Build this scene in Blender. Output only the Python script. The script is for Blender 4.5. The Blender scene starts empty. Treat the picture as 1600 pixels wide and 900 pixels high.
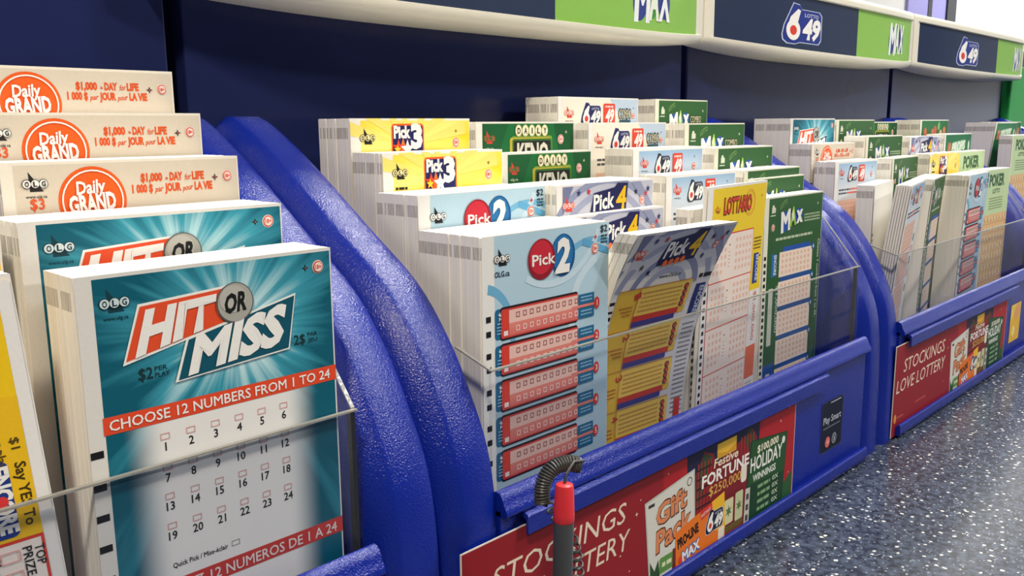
import bpy, bmesh, math, random
from mathutils import Vector, Matrix
S = bpy.context.scene
COL = S.collection
random.seed(7)
def lin(c):
    r = []
    for x in c[:3]:
        x /= 255.0
        r.append(x/12.92 if x <= .04045 else ((x+.055)/1.055)**2.4)
    return (r[0], r[1], r[2], 1.0)
# ------------------------------------------------------------------ camera
ZC = .2225
cd = bpy.data.cameras.new('camera'); cam = bpy.data.objects.new('camera', cd); COL.objects.link(cam)
cd.sensor_width = 36.0; cd.sensor_fit = 'HORIZONTAL'; cd.lens = 1383.2426/1600*36
cd.clip_start = .01; cd.clip_end = 60
R = Matrix(((0.69176, 0.13527, -0.70935), (-0.72208, 0.11885, -0.68152), (-0.00788, 0.98365, 0.17989)))
cam.matrix_world = Matrix.Translation((0, 0, ZC)) @ R.to_4x4()
S.camera = cam
# ------------------------------------------------------------------ light and exposure
S.view_settings.view_transform = 'Standard'; S.view_settings.look = 'None'
S.view_settings.gamma = 1.0; S.view_settings.use_curve_mapping = False
S.view_settings.exposure = -0.02
W = bpy.data.worlds.new('store_air'); S.world = W; W.use_nodes = True
W.node_tree.nodes['Background'].inputs[0].default_value = (.80, .88, 1.0, 1)
W.node_tree.nodes['Background'].inputs[1].default_value = .11
def area(name, loc, target, size, power, col, size_y=None):
    l = bpy.data.lights.new(name, 'AREA'); l.energy = power; l.color = col
    l.shape = 'RECTANGLE'; l.size = size; l.size_y = size_y or size
    o = bpy.data.objects.new(name, l); COL.objects.link(o); o.location = loc
    d = Vector(target) - Vector(loc); o.rotation_euler = d.to_track_quat('-Z', 'Y').to_euler()
    return o
area('ceiling_lamp_warm', (-.62, -.48, 1.55), (.25, .28, .15), .16, 22.5, (1, .87, .68))
area('ceiling_lamp_behind', (1.30, .52, 1.65), (.3, .25, .15), .20, 22.0, (1, .96, .88))
area('ledge_gleam_fill', (2.1, -1.9, 2.1), (.6, .2, .1), .28, 40.0, (1, .97, .92))  # added small light that gives the blue ledge its gleams
area('ceiling_lamp_cool', (1.15, -.45, 1.75), (.85, .28, .15), .22, 17.0, (.94, .96, 1.0))
area('shop_window_daylight', (5.7, -1.75, -.12), (.8, -.6, -.12), 2.5, 6.0, (.84, .92, 1.0), .94)
area('shop_window_upper', (5.7, -1.75, 1.2), (.8, .0, .25), 2.5, 2.5, (.86, .93, 1.0), 1.4)
area('rear_wall_fill', (4.9, .45, 1.9), (4.6, 1.3, .75), .6, 70.0, (1, .98, .94))  # added fill that turns the rear wall bright white
# ------------------------------------------------------------------ materials
def nmat(name):
    m = bpy.data.materials.new(name); m.use_nodes = True
    return m, m.node_tree.nodes, m.node_tree.links, m.node_tree.nodes['Principled BSDF']
def plain(name, col, rough=.5, spec=.5, metal=0, bump=0, bscale=200, bdist=.001, vary=0):
    m, n, l, b = nmat(name)
    b.inputs['Base Color'].default_value = lin(col); b.inputs['Roughness'].default_value = rough
    b.inputs['Specular IOR Level'].default_value = spec; b.inputs['Metallic'].default_value = metal
    tc = n.new('ShaderNodeTexCoord')
    if bump:
        t = n.new('ShaderNodeTexNoise'); t.inputs['Scale'].default_value = bscale; t.inputs['Detail'].default_value = 2
        l.new(tc.outputs['Object'], t.inputs['Vector'])
        bp = n.new('ShaderNodeBump'); bp.inputs['Strength'].default_value = bump; bp.inputs['Distance'].default_value = bdist
        l.new(t.outputs['Fac'], bp.inputs['Height']); l.new(bp.outputs['Normal'], b.inputs['Normal'])
    if vary:
        t2 = n.new('ShaderNodeTexNoise'); t2.inputs['Scale'].default_value = 40
        l.new(tc.outputs['Object'], t2.inputs['Vector'])
        mx = n.new('ShaderNodeMix'); mx.data_type = 'RGBA'
        c = lin(col); mx.inputs[6].default_value = tuple(x*(1-vary) for x in c[:3])+(1,); mx.inputs[7].default_value = tuple(min(1, x*(1+vary)) for x in c[:3])+(1,)
        l.new(t2.outputs['Fac'], mx.inputs[0]); l.new(mx.outputs[2], b.inputs['Base Color'])
    return m
M = {}
M['blue'] = plain('blue_moulded_plastic', (13, 38, 146), .20, .5, bump=.8, bscale=1500, bdist=.00035, vary=.06)
M['navy'] = plain('navy_back_plastic', (32, 40, 84), .20, .32, vary=.08)
M['frame'] = plain('ivory_sign_frame', (232, 226, 208), .42, .4, bump=.1, bscale=300, bdist=.0005)
M['grey_white'] = plain('white_wall_paint', (244, 243, 240), .7, .3, bump=.05, bscale=60)
M['pen_grey'] = plain('charcoal_pen_plastic', (66, 68, 72), .42, .5, bump=.05, bscale=300)
M['pen_red'] = plain('red_pen_plastic', (226, 52, 60), .4, .5, bump=.05, bscale=300)
M['cord'] = plain('dark_coil_cord', (62, 62, 60), .38, .6, bump=.05, bscale=300)
M['green_board'] = plain('green_board', (38, 160, 72), .5, .4, bump=.05)
M['lavender'] = plain('lavender_poster', (172, 168, 236), .5, .3, bump=.05)
M['dark_post'] = plain('dark_post', (48, 54, 62), .5, .4, bump=.05)
M['cabinet'] = plain('cabinet_laminate', (70, 74, 84), .5, .4, bump=.05)
M['tile'] = plain('floor_tile', (150, 146, 140), .4, .4, bump=.05, vary=.1)
# paper edge material: sheet lines run along the stack's height
def paper_edge():
    m, n, l, b = nmat('paper_edges')
    tc = n.new('ShaderNodeTexCoord'); mp = n.new('ShaderNodeMapping'); mp.inputs['Scale'].default_value = (6, 1500, 5)
    l.new(tc.outputs['Object'], mp.inputs['Vector'])
    t = n.new('ShaderNodeTexNoise'); t.inputs['Scale'].default_value = 1; t.inputs['Detail'].default_value = 3
    l.new(mp.outputs[0], t.inputs['Vector'])
    r = n.new('ShaderNodeValToRGB'); r.color_ramp.elements[0].position = .22; r.color_ramp.elements[0].color = lin((236, 236, 230))
    r.color_ramp.elements[1].position = .55; r.color_ramp.elements[1].color = lin((250, 246, 238))
    l.new(t.outputs['Fac'], r.inputs[0]); l.new(r.outputs[0], b.inputs['Base Color'])
    b.inputs['Roughness'].default_value = .75; b.inputs['Specular IOR Level'].default_value = .2
    bp = n.new('ShaderNodeBump'); bp.inputs['Strength'].default_value = .15; bp.inputs['Distance'].default_value = .0003
    l.new(t.outputs['Fac'], bp.inputs['Height']); l.new(bp.outputs[0], b.inputs['Normal'])
    return m
M['paper'] = paper_edge()
def mark_band():
    m, n, l, b = nmat('timing_mark_edges')
    tc = n.new('ShaderNodeTexCoord'); mp = n.new('ShaderNodeMapping'); mp.inputs['Scale'].default_value = (6, 2600, 90)
    l.new(tc.outputs['Object'], mp.inputs['Vector'])
    t = n.new('ShaderNodeTexNoise'); t.inputs['Scale'].default_value = 1; t.inputs['Detail'].default_value = 3
    l.new(mp.outputs[0], t.inputs['Vector'])
    r = n.new('ShaderNodeValToRGB'); r.color_ramp.elements[0].position = .36; r.color_ramp.elements[0].color = lin((172, 168, 162))
    r.color_ramp.elements[1].position = .64; r.color_ramp.elements[1].color = lin((226, 222, 214))
    l.new(t.outputs['Fac'], r.inputs[0]); l.new(r.outputs[0], b.inputs['Base Color'])
    b.inputs['Roughness'].default_value = .75; b.inputs['Specular IOR Level'].default_value = .2
    return m
M['marks'] = mark_band()
def ink():
    m, n, l, b = nmat('printed_ink')
    a = n.new('ShaderNodeAttribute'); a.attribute_name = 'ink'
    tc = n.new('ShaderNodeTexCoord'); t = n.new('ShaderNodeTexNoise'); t.inputs['Scale'].default_value = 900
    l.new(tc.outputs['Object'], t.inputs['Vector'])
    mx = n.new('ShaderNodeMix'); mx.data_type = 'RGBA'; mx.blend_type = 'MULTIPLY'; mx.inputs[0].default_value = .08
    l.new(a.outputs['Color'], mx.inputs[6]); l.new(t.outputs['Fac'], mx.inputs[7])
    l.new(mx.outputs[2], b.inputs['Base Color'])
    b.inputs['Roughness'].default_value = .5; b.inputs['Specular IOR Level'].default_value = .3
    return m
M['ink'] = ink()
def ray_ink(name, cx, cy, dark, mid, light, k, r0, r1, white=None):
    """printed sunburst: rays about (cx,cy) mm, pale near the centre; UV is millimetres / 100"""
    m, n, l, b = nmat(name)
    def math_(op, a, bb=None, c=None):
        q = n.new('ShaderNodeMath'); q.operation = op
        for i, x in enumerate((a, bb, c)):
            if x is None: continue
            if isinstance(x, (int, float)): q.inputs[i].default_value = x
            else: l.new(x, q.inputs[i])
        return q.outputs[0]
    uv = n.new('ShaderNodeUVMap'); uv.uv_map = 'print'
    s = n.new('ShaderNodeSeparateXYZ'); l.new(uv.outputs[0], s.inputs[0])
    dx = math_('SUBTRACT', s.outputs[0], cx/100); dy = math_('SUBTRACT', s.outputs[1], cy/100)
    ang = math_('ARCTAN2', dy, dx); rad = math_('SQRT', math_('ADD', math_('MULTIPLY', dx, dx), math_('MULTIPLY', dy, dy)))
    cb = n.new('ShaderNodeCombineXYZ'); l.new(math_('MULTIPLY', math_('COSINE', ang), k), cb.inputs[0]); l.new(math_('MULTIPLY', math_('SINE', ang), k), cb.inputs[1])
    l.new(math_('MULTIPLY', rad, 1.5), cb.inputs[2])
    t = n.new('ShaderNodeTexNoise'); t.inputs['Scale'].default_value = 1; t.inputs['Detail'].default_value = 3; l.new(cb.outputs[0], t.inputs['Vector'])
    mr = n.new('ShaderNodeMapRange'); l.new(rad, mr.inputs[0]); mr.inputs[1].default_value = r0/100; mr.inputs[2].default_value = r1/100; mr.inputs[3].default_value = .30; mr.inputs[4].default_value = -.34
    f = math_('ADD', t.outputs['Fac'], mr.outputs[0])
    r = n.new('ShaderNodeValToRGB'); e = r.color_ramp.elements
    e[0].position = .22; e[0].color = lin(dark); e[1].position = .82; e[1].color = lin(light)
    x = e.new(.50); x.color = lin(mid)
    l.new(f, r.inputs[0]); out = r.outputs[0]
    if white:
        u0, u1, v0, v1, soft = white
        def ss(val, a, bq):
            q = n.new('ShaderNodeMapRange'); q.interpolation_type = 'SMOOTHSTEP'; l.new(val, q.inputs[0]); q.inputs[1].default_value = a/100; q.inputs[2].default_value = bq/100; return q.outputs[0]
        g = math_('MULTIPLY', ss(s.outputs[0], u0-soft, u0+soft), ss(s.outputs[0], u1+soft, u1-soft))
        g = math_('MULTIPLY', g, ss(s.outputs[1], v0-.3, v0))
        mx = n.new('ShaderNodeMix'); mx.data_type = 'RGBA'; l.new(g, mx.inputs[0]); l.new(out, mx.inputs[6]); mx.inputs[7].default_value = lin((238, 236, 232)); out = mx.outputs[2]
    l.new(out, b.inputs['Base Color']); b.inputs['Roughness'].default_value = .45; b.inputs['Specular IOR Level'].default_value = .3
    return m
M['teal'] = ray_ink('teal_sunburst_print', 43, 20, (8, 92, 112), (62, 158, 178), (206, 240, 242), 5.5, 4, 42, (14.5, 64, 43, 150, 6))
M['sunny'] = ray_ink('yellow_sunburst_print', 36, 12, (250, 208, 20), (252, 218, 40), (254, 238, 130), 2.6, 4, 90)
def acrylic():
    m, n, l, b = nmat('clear_acrylic')
    b.inputs['Base Color'].default_value = (.93, .96, .97, 1); b.inputs['Roughness'].default_value = .03
    b.inputs['Transmission Weight'].default_value = 1; b.inputs['IOR'].default_value = 1.45
    tr = n.new('ShaderNodeBsdfTransparent'); tr.inputs[0].default_value = (.93, .94, .96, 1)
    gl = n.new('ShaderNodeBsdfGlossy'); gl.inputs['Roughness'].default_value = .08
    lw = n.new('ShaderNodeLayerWeight'); lw.inputs['Blend'].default_value = .5
    pw = n.new('ShaderNodeMath'); pw.operation = 'POWER'; l.new(lw.outputs['Facing'], pw.inputs[0]); pw.inputs[1].default_value = 4.0
    ma = n.new('ShaderNodeMath'); ma.operation = 'MULTIPLY_ADD'; l.new(pw.outputs[0], ma.inputs[0]); ma.inputs[1].default_value = .3; ma.inputs[2].default_value = .03
    mx = n.new('ShaderNodeMixShader'); l.new(ma.outputs[0], mx.inputs[0]); l.new(tr.outputs[0], mx.inputs[1]); l.new(gl.outputs[0], mx.inputs[2])
    l.new(mx.outputs[0], n['Material Output'].inputs['Surface'])
    return m
M['acrylic'] = acrylic()
M['acrylic_edge'] = plain('acrylic_cut_edge', (150, 148, 140), .25, .6, bump=.4, bscale=300, bdist=.001)
M['dark_edge'] = plain('acrylic_dark_edge', (44, 42, 42), .3, .5, bump=.2, bscale=300, bdist=.001)  # clear plate's thickness looks dark edge-on; that look is put into the colour
def speckle():
    m, n, l, b = nmat('speckled_laminate')
    tc = n.new('ShaderNodeTexCoord')
    nz = n.new('ShaderNodeTexNoise'); nz.inputs['Scale'].default_value = 260; nz.inputs['Detail'].default_value = 3; l.new(tc.outputs['Object'], nz.inputs['Vector'])
    r0 = n.new('ShaderNodeValToRGB'); r0.color_ramp.elements[0].position = .35; r0.color_ramp.elements[0].color = lin((38, 43, 55)); r0.color_ramp.elements[1].position = .68; r0.color_ramp.elements[1].color = lin((82, 92, 110))
    l.new(nz.outputs['Fac'], r0.inputs[0])
    cur = r0.outputs[0]
    for sc, th, colr, seed in ((300, .19, (216, 216, 210), 0), (420, .18, (22, 26, 34), 3), (150, .075, (232, 230, 220), 7), (620, .20, (150, 158, 170), 11)):
        mp = n.new('ShaderNodeMapping'); mp.inputs['Location'].default_value = (seed, seed*.7, 0); l.new(tc.outputs['Object'], mp.inputs['Vector'])
        dn = n.new('ShaderNodeTexNoise'); dn.inputs['Scale'].default_value = sc*1.4; l.new(mp.outputs[0], dn.inputs['Vector'])
        ad = n.new('ShaderNodeVectorMath'); ad.operation = 'MULTIPLY_ADD'; ad.inputs[1].default_value = (.6/sc,)*3; l.new(dn.outputs['Color'], ad.inputs[0]); l.new(mp.outputs[0], ad.inputs[2])
        v = n.new('ShaderNodeTexVoronoi'); v.inputs['Scale'].default_value = sc; v.inputs['Randomness'].default_value = 1; l.new(ad.outputs[0], v.inputs['Vector'])
        # only some cells carry a chip
        sp = n.new('ShaderNodeSeparateColor'); l.new(v.outputs['Color'], sp.inputs[0])
        g1 = n.new('ShaderNodeMath'); g1.operation = 'LESS_THAN'; g1.inputs[1].default_value = th*1.6; l.new(v.outputs['Distance'], g1.inputs[0])
        g2 = n.new('ShaderNodeMath'); g2.operation = 'GREATER_THAN'; g2.inputs[1].default_value = .79; l.new(sp.outputs[0], g2.inputs[0])
        g = n.new('ShaderNodeMath'); g.operation = 'MULTIPLY'; l.new(g1.outputs[0], g.inputs[0]); l.new(g2.outputs[0], g.inputs[1])
        mx = n.new('ShaderNodeMix'); mx.data_type = 'RGBA'; l.new(g.outputs[0], mx.inputs[0]); l.new(cur, mx.inputs[6]); mx.inputs[7].default_value = lin(colr); cur = mx.outputs[2]
    l.new(cur, b.inputs['Base Color']); b.inputs['Roughness'].default_value = .22; b.inputs['Specular IOR Level'].default_value = .5
    return m
M['speckle'] = speckle()
# ------------------------------------------------------------------ object helpers
def link(name, bm, mats, parent=None, smooth=False):
    me = bpy.data.meshes.new(name); bmesh.ops.recalc_face_normals(bm, faces=bm.faces[:]); bm.to_mesh(me); bm.free()
    for m in (mats if isinstance(mats, (list, tuple)) else [mats]): me.materials.append(m)
    if smooth:
        me.polygons.foreach_set('use_smooth', [True]*len(me.polygons)); me.set_sharp_from_angle(angle=math.radians(35))
    o = bpy.data.objects.new(name, me); COL.objects.link(o)
    if parent: o.parent = parent
    return o
def tag(o, label=None, cat=None, group=None, kind=None):
    if label: o['label'] = label
    if cat: o['category'] = cat
    if group: o['group'] = group
    if kind: o['kind'] = kind
    return o
def empty(name, loc, label, cat, group=None):
    o = bpy.data.objects.new(name, None); COL.objects.link(o); o.location = loc; o.empty_display_size = .02
    return tag(o, label, cat, group)
def box(bm, x0, x1, y0, y1, z0, z1, mi=0, bev=0, seg=2):
    r = bmesh.ops.create_cube(bm, size=1); vs = r['verts']
    for v in vs: v.co = Vector(((x0+x1)/2+v.co.x*(x1-x0), (y0+y1)/2+v.co.y*(y1-y0), (z0+z1)/2+v.co.z*(z1-z0)))
    fs = {f for v in vs for f in v.link_faces}
    for f in fs: f.material_index = mi
    if bev:
        es = {e for v in vs for e in v.link_edges}
        bmesh.ops.bevel(bm, geom=list(es), offset=bev, segments=seg, affect='EDGES', profile=.5)
def prism_x(bm, prof, x0, x1, mi=0):
    a = [bm.verts.new((x0, y, z)) for y, z in prof]; b = [bm.verts.new((x1, y, z)) for y, z in prof]
    n = len(prof)
    for i in range(n): bm.faces.new((a[i], a[(i+1) % n], b[(i+1) % n], b[i])).material_index = mi
    bm.faces.new(a).material_index = mi; bm.faces.new(list(reversed(b))).material_index = mi
def lathe(bm, prof, c, seg=28, axis=Vector((0, 0, 1)), mi=0):
    q = Vector((0, 0, 1)).rotation_difference(axis)
    rings = []
    for r, z in prof:
        rings.append([bm.verts.new(Vector(c)+q @ Vector((r*math.cos(2*math.pi*k/seg), r*math.sin(2*math.pi*k/seg), z))) for k in range(seg)])
    for a, b in zip(rings, rings[1:]):
        for k in range(seg): bm.faces.new((a[k], a[(k+1) % seg], b[(k+1) % seg], b[k])).material_index = mi
    bm.faces.new(list(reversed(rings[0]))).material_index = mi; bm.faces.new(rings[-1]).material_index = mi
def tube(bm, pts, rad, seg=8, mi=0):
    pts = [Vector(p) for p in pts]; rings = []
    up = Vector((.31, .2, .93))
    for i, p in enumerate(pts):
        d = (pts[min(i+1, len(pts)-1)]-pts[max(i-1, 0)]).normalized()
        a = up - d*up.dot(d); a.normalize(); up = a; b = d.cross(a)
        rings.append([bm.verts.new(p+(a*math.cos(2*math.pi*k/seg)+b*math.sin(2*math.pi*k/seg))*rad) for k in range(seg)])
    for r0, r1 in zip(rings, rings[1:]):
        for k in range(seg): bm.faces.new((r0[k], r0[(k+1) % seg], r1[(k+1) % seg], r1[k])).material_index = mi
    bm.faces.new(list(reversed(rings[0]))); bm.faces.new(rings[-1])
# ------------------------------------------------------------------ printing
_tc = {}
def embolden(v, faces, d):
    """grow the letters by d: a mitred strip along every outline edge"""
    if d <= 0: return v, faces
    area2 = lambda f: sum(v[f[k]][0]*v[f[(k+1) % len(f)]][1]-v[f[(k+1) % len(f)]][0]*v[f[k]][1] for k in range(len(f)))
    faces = [f if area2(f) > 0 else tuple(reversed(f)) for f in faces]
    key = {}; rid = []
    for p in v: rid.append(key.setdefault((round(p[0], 5), round(p[1], 5)), len(rid)))
    E = {}
    for f in faces:
        for k in range(len(f)):
            a, b = rid[f[k]], rid[f[(k+1) % len(f)]]
            if (b, a) in E: del E[(b, a)]
            elif a != b: E[(a, b)] = 1
    nin, nout = {}, {}
    for a, b in E:
        dx, dy = v[b][0]-v[a][0], v[b][1]-v[a][1]; L = math.hypot(dx, dy) or 1e-9
        nout.setdefault(a, (dy/L, -dx/L)); nin.setdefault(b, (dy/L, -dx/L))
    v = list(v); off = {}
    for a in nout:
        n1, n2 = nin.get(a, nout[a]), nout[a]; q = 1+n1[0]*n2[0]+n1[1]*n2[1]
        m = ((n1[0]+n2[0])/max(q, .35), (n1[1]+n2[1])/max(q, .35)); off[a] = len(v); v.append((v[a][0]+m[0]*d, v[a][1]+m[1]*d))
    out = list(faces)
    for a, b in E:
        if a in off and b in off: out.append((b, a, off[a], off[b]))
    return v, out
def split_overlaps(v, faces):
    """sort a glyph's triangles into groups that never lie on top of one another"""
    tris = [t for f in faces for t in ([f] if len(f) == 3 else [(f[0], f[k], f[k+1]) for k in range(1, len(f)-1)])]
    def shr(t):
        c = (sum(v[i][0] for i in t)/3, sum(v[i][1] for i in t)/3); return [(c[0]+(v[i][0]-c[0])*.96, c[1]+(v[i][1]-c[1])*.96) for i in t]
    def hit(a, b):
        for P, Q in ((a, b), (b, a)):
            for k in range(3):
                nx, ny = P[k][1]-P[(k+1) % 3][1], P[(k+1) % 3][0]-P[k][0]
                pa = [x*nx+y*ny for x, y in P]; qa = [x*nx+y*ny for x, y in Q]
                if max(pa) <= min(qa) or max(qa) <= min(pa): return False
        return True
    groups = []
    for t in tris:
        q = shr(t); bb = (min(x for x, _ in q), max(x for x, _ in q), min(y for _, y in q), max(y for _, y in q))
        if (q[1][0]-q[0][0])*(q[2][1]-q[0][1])-(q[2][0]-q[0][0])*(q[1][1]-q[0][1]) == 0: continue
        for g in groups:
            if not any(bb[0] < o[1] and o[0] < bb[1] and bb[2] < o[3] and o[2] < bb[3] and hit(q, oq) for o, oq, _ in g): g.append((bb, q, t)); break
        else: groups.append([(bb, q, t)])
    return [[t for _, _, t in g] for g in groups]
def glyphs(s, bold):
    k = (s, bold)
    if k not in _tc:
        cu = bpy.data.curves.new('t', 'FONT'); cu.body = s; cu.size = 1; cu.resolution_u = 2; cu.dimensions = '2D'; cu.fill_mode = 'FRONT'
        o = bpy.data.objects.new('t', cu); COL.objects.link(o)
        bpy.context.view_layer.update()
        me = bpy.data.meshes.new_from_object(o.evaluated_get(bpy.context.evaluated_depsgraph_get()))
        v = [(p.co.x, p.co.y) for p in me.vertices]; f = [tuple(p.vertices) for p in me.polygons]
        v, f = embolden(v, f, bold)
        x0 = min(a for a, _ in v); v = [(a-x0, b) for a, b in v]
        _tc[k] = (v, split_overlaps(v, f), max(a for a, _ in v))
        bpy.data.objects.remove(o); bpy.data.curves.remove(cu); bpy.data.meshes.remove(me)
    return _tc[k]
EPS = .00004
class Print:
    """flat printed art; u right, v down, millimetres; lv is the ink layer"""
    def __init__(s, w, h): s.w, s.h = w, h; s.q = []; s.cu = 1e9; s.su = 1.0; s.T = None
    def add(s, pts, faces, col, lv, cols=None, mi=0):
        if s.T: pts = [s.T(u, v) for u, v in pts]
        s.q.append((pts, faces, cols or [col]*len(pts), lv, mi))
    def poly(s, pts, col, lv=2, cols=None, mi=0): s.add(pts, [tuple(range(len(pts)))], col, lv, cols, mi)
    def rect(s, u0, v0, u1, v1, col, lv=1, col2=None, mi=0):
        s.poly([(u0, v0), (u1, v0), (u1, v1), (u0, v1)], col, lv, [col, col, col2, col2] if col2 else None, mi)
    def ell(s, cu, cv, ru, rv, col, lv=2, n=28, rot=0):
        c, d = math.cos(rot), math.sin(rot); p = []
        for k in range(n):
            a = 2*math.pi*k/n; x, y = ru*math.cos(a), rv*math.sin(a); p.append((cu+x*c-y*d, cv+x*d+y*c))
        s.poly(p, col, lv)
    def ring(s, cu, cv, r0, r1, col, lv=2, n=32, a0=0, a1=2*math.pi, sv=1):
        p = []; f = []
        for k in range(n+1):
            a = a0+(a1-a0)*k/n
            p += [(cu+r0*math.cos(a), cv+sv*r0*math.sin(a)), (cu+r1*math.cos(a), cv+sv*r1*math.sin(a))]
        for k in range(n): f.append((2*k, 2*k+1, 2*k+3, 2*k+2))
        s.add(p, f, col, lv)
    def rrect(s, u0, v0, u1, v1, r, col, lv=2):
        p = []
        for cu, cv, a in ((u1-r, v0+r, -90), (u1-r, v1-r, 0), (u0+r, v1-r, 90), (u0+r, v0+r, 180)):
            for k in range(5): t = math.radians(a+22.5*k); p.append((cu+r*math.cos(t), cv+r*math.sin(t)))
        s.poly(p, col, lv)
    def star(s, cu, cv, r, col, lv=2, n=5, inner=.42, rot=-90):
        s.poly([(cu+(r if k % 2 == 0 else r*inner)*math.cos(math.radians(rot+180*k/n)), cv+(r if k % 2 == 0 else r*inner)*math.sin(math.radians(rot+180*k/n))) for k in range(2*n)], col, lv)
    def text(s, t, u, v, width, cap, col, lv=3, bold=.012, shear=0, rot=0, al='C'):
        """baseline centre at (u,v); width = run length mm (None keeps the natural one), cap = capital height mm"""
        vv, ff, w = glyphs(t, bold); sy = cap/.70; sx = width/w if width else sy*.92
        W_ = w*sx; off = {'C': -W_/2, 'L': 0, 'R': -W_}[al]; c, d = math.cos(math.radians(rot)), math.sin(math.radians(rot))
        p = []
        for x, y in vv:
            X = x*sx+off+shear*y*sy; Y = y*sy; p.append((u+X*c-Y*d, v-(X*d+Y*c)))
        for grp in ff:
            ids = sorted({i for t in grp for i in t}); mp = {q: n for n, q in enumerate(ids)}
            s.add([p[i] for i in ids], [tuple(mp[i] for i in t) for t in grp], col, lv)
    def outline_boxes(s, spots, bw, bh, t, col, lv=2):
        p = []; f = []
        for u, v in spots:
            b = len(p); o = [(u-bw/2, v-bh/2), (u+bw/2, v-bh/2), (u+bw/2, v+bh/2), (u-bw/2, v+bh/2)]
            i = [(u-bw/2+t, v-bh/2+t), (u+bw/2-t, v-bh/2+t), (u+bw/2-t, v+bh/2-t), (u-bw/2+t, v+bh/2-t)]
            p += o+i
            for k in range(4): f.append((b+k, b+(k+1) % 4, b+4+(k+1) % 4, b+4+k))
        s.add(p, f, col, lv)
    def boxes(s, spots, bw, bh, col, lv=2):
        p = []; f = []
        for u, v in spots:
            b = len(p); p += [(u-bw/2, v-bh/2), (u+bw/2, v-bh/2), (u+bw/2, v+bh/2), (u-bw/2, v+bh/2)]; f.append((b, b+1, b+2, b+3))
        s.add(p, f, col, lv)
    def lines(s, u0, u1, v, h, col, lv=2, seed=1):
        """a run of small print too small to read: short dashes"""
        rr = random.Random(seed); p = []; f = []; u = u0
        while u < u1:
            w = rr.uniform(1, 3.2)*h; w = min(w, u1-u); b = len(p)
            p += [(u, v-h/2), (u+w, v-h/2), (u+w, v+h/2), (u, v+h/2)]; f.append((b, b+1, b+2, b+3)); u += w+h*.45
        if f: s.add(p, f, col, lv)
    def mesh(s, name, fmap, mats, parent, cutv=None, cutu=None, sheet=None, vmax=None):
        """fmap(u_m, v_m, height_m) -> xyz. sheet = thickness of the card the ink is on"""
        bm = bmesh.new(); cl = bm.verts.layers.float_color.new('ink'); uvl = bm.loops.layers.uv.new('print')
        k = s.su
        used = {}; order = []
        for it in s.q:
            us = [q[0] for q in it[0]]; vs_ = [q[1] for q in it[0]]; bb = (min(us), max(us), min(vs_), max(vs_)); lev = used.setdefault(it[3], []); kk = 0
            while kk < len(lev) and any(bb[0] < o[1] and o[0] < bb[1] and bb[2] < o[3] and o[2] < bb[3] for o in lev[kk]): kk += 1
            if kk == len(lev): lev.append([])
            lev[kk].append(bb); order.append(kk)
        base = {}; acc = 0
        for lv in sorted(used): base[lv] = acc; acc += len(used[lv])
        for (pts, faces, cols, lv, mi), kk in zip(s.q, order):
            lv = base[lv]+kk
            if vmax and min(p[1] for p in pts) > vmax: continue
            vs = []
            for (u, v), c in zip(pts, cols):
                q = bm.verts.new((u*k/1000, v/1000, lv)); q[cl] = lin(c); vs.append(q)
            for f in faces:
                try: bm.faces.new([vs[i] for i in f]).material_index = mi
                except ValueError: pass
        if s.w:   # keep the print on the sheet
            for co, no in (((0, 0, 0), (-1, 0, 0)), ((s.w*k/1000, 0, 0), (1, 0, 0)), ((0, 0, 0), (0, -1, 0)), ((0, s.h/1000, 0), (0, 1, 0))):
                bmesh.ops.bisect_plane(bm, geom=bm.verts[:]+bm.edges[:]+bm.faces[:], plane_co=co, plane_no=no, clear_outer=True, dist=1e-7)
        for x in (cutu or []): bmesh.ops.bisect_plane(bm, geom=bm.verts[:]+bm.edges[:]+bm.faces[:], plane_co=(x, 0, 0), plane_no=(1, 0, 0), dist=1e-7)
        for y in (cutv or []): bmesh.ops.bisect_plane(bm, geom=bm.verts[:]+bm.edges[:]+bm.faces[:], plane_co=(0, y, 0), plane_no=(0, 1, 0), dist=1e-7)
        for f in bm.faces:
            for lp in f.loops: lp[uvl].uv = (lp.vert.co.x/k*10, lp.vert.co.y*10)
        for v in bm.verts: v.co = Vector(fmap(v.co.x, v.co.y, v.co.z*EPS))
        me = bpy.data.meshes.new(name); bm.normal_update()
        bm.to_mesh(me); bm.free()
        for m in mats: me.materials.append(m)
        o = bpy.data.objects.new(name, me); COL.objects.link(o); o.parent = parent
        return o
WHITE = (250, 247, 240); BLACK = (24, 24, 26)
def olg(p, u, v, s, tri, ball=None, let=None, www=None, wcol=None, lv=3):
    p.poly([(u-2.1*s, v-4.2*s), (u+3.0*s, v+3.2*s), (u-1.9*s, v+3.2*s)], tri, lv)
    for k, ch in enumerate('OLG'):
        c = (u+(k-1)*3.0*s, v+.3*s)
        p.ell(c[0], c[1], 1.7*s, 1.75*s, tri, lv+1, 16); p.ell(c[0], c[1], 1.45*s, 1.5*s, ball or WHITE, lv+2, 16)
        p.text(ch, c[0], c[1]+.95*s, 1.5*s, 1.9*s, let or tri, lv+3, .03)
    if www: p.text(www, u+.2*s, v+5.6*s, 7.6*s, 1.2*s, wcol or tri, lv, .01)
def badge18(p, u, v, r, ringc=(226, 82, 60), inner=(250, 232, 220), lv=3):
    p.ell(u, v, r*1.15, r*1.2, inner, lv, 20); p.ell(u, v, r, r*1.05, ringc, lv+1, 20); p.ell(u, v, r*.80, r*.84, inner, lv+2, 20)
    p.text('18+', u, v+r*.36, r*1.25, r*.78, ringc, lv+3, .03)
def diamond(p, u, v, r, col, lv=3):
    p.star(u, v, r, col, lv, 4, .38); p.ell(u, v, r*.22, r*.22, (226, 82, 60), lv+1, 8)
def margin_marks(p, u, vs, bw=3.4, bh=2.0):
    p.boxes([(u, v) for v in vs], bw, bh, BLACK, 2)
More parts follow.
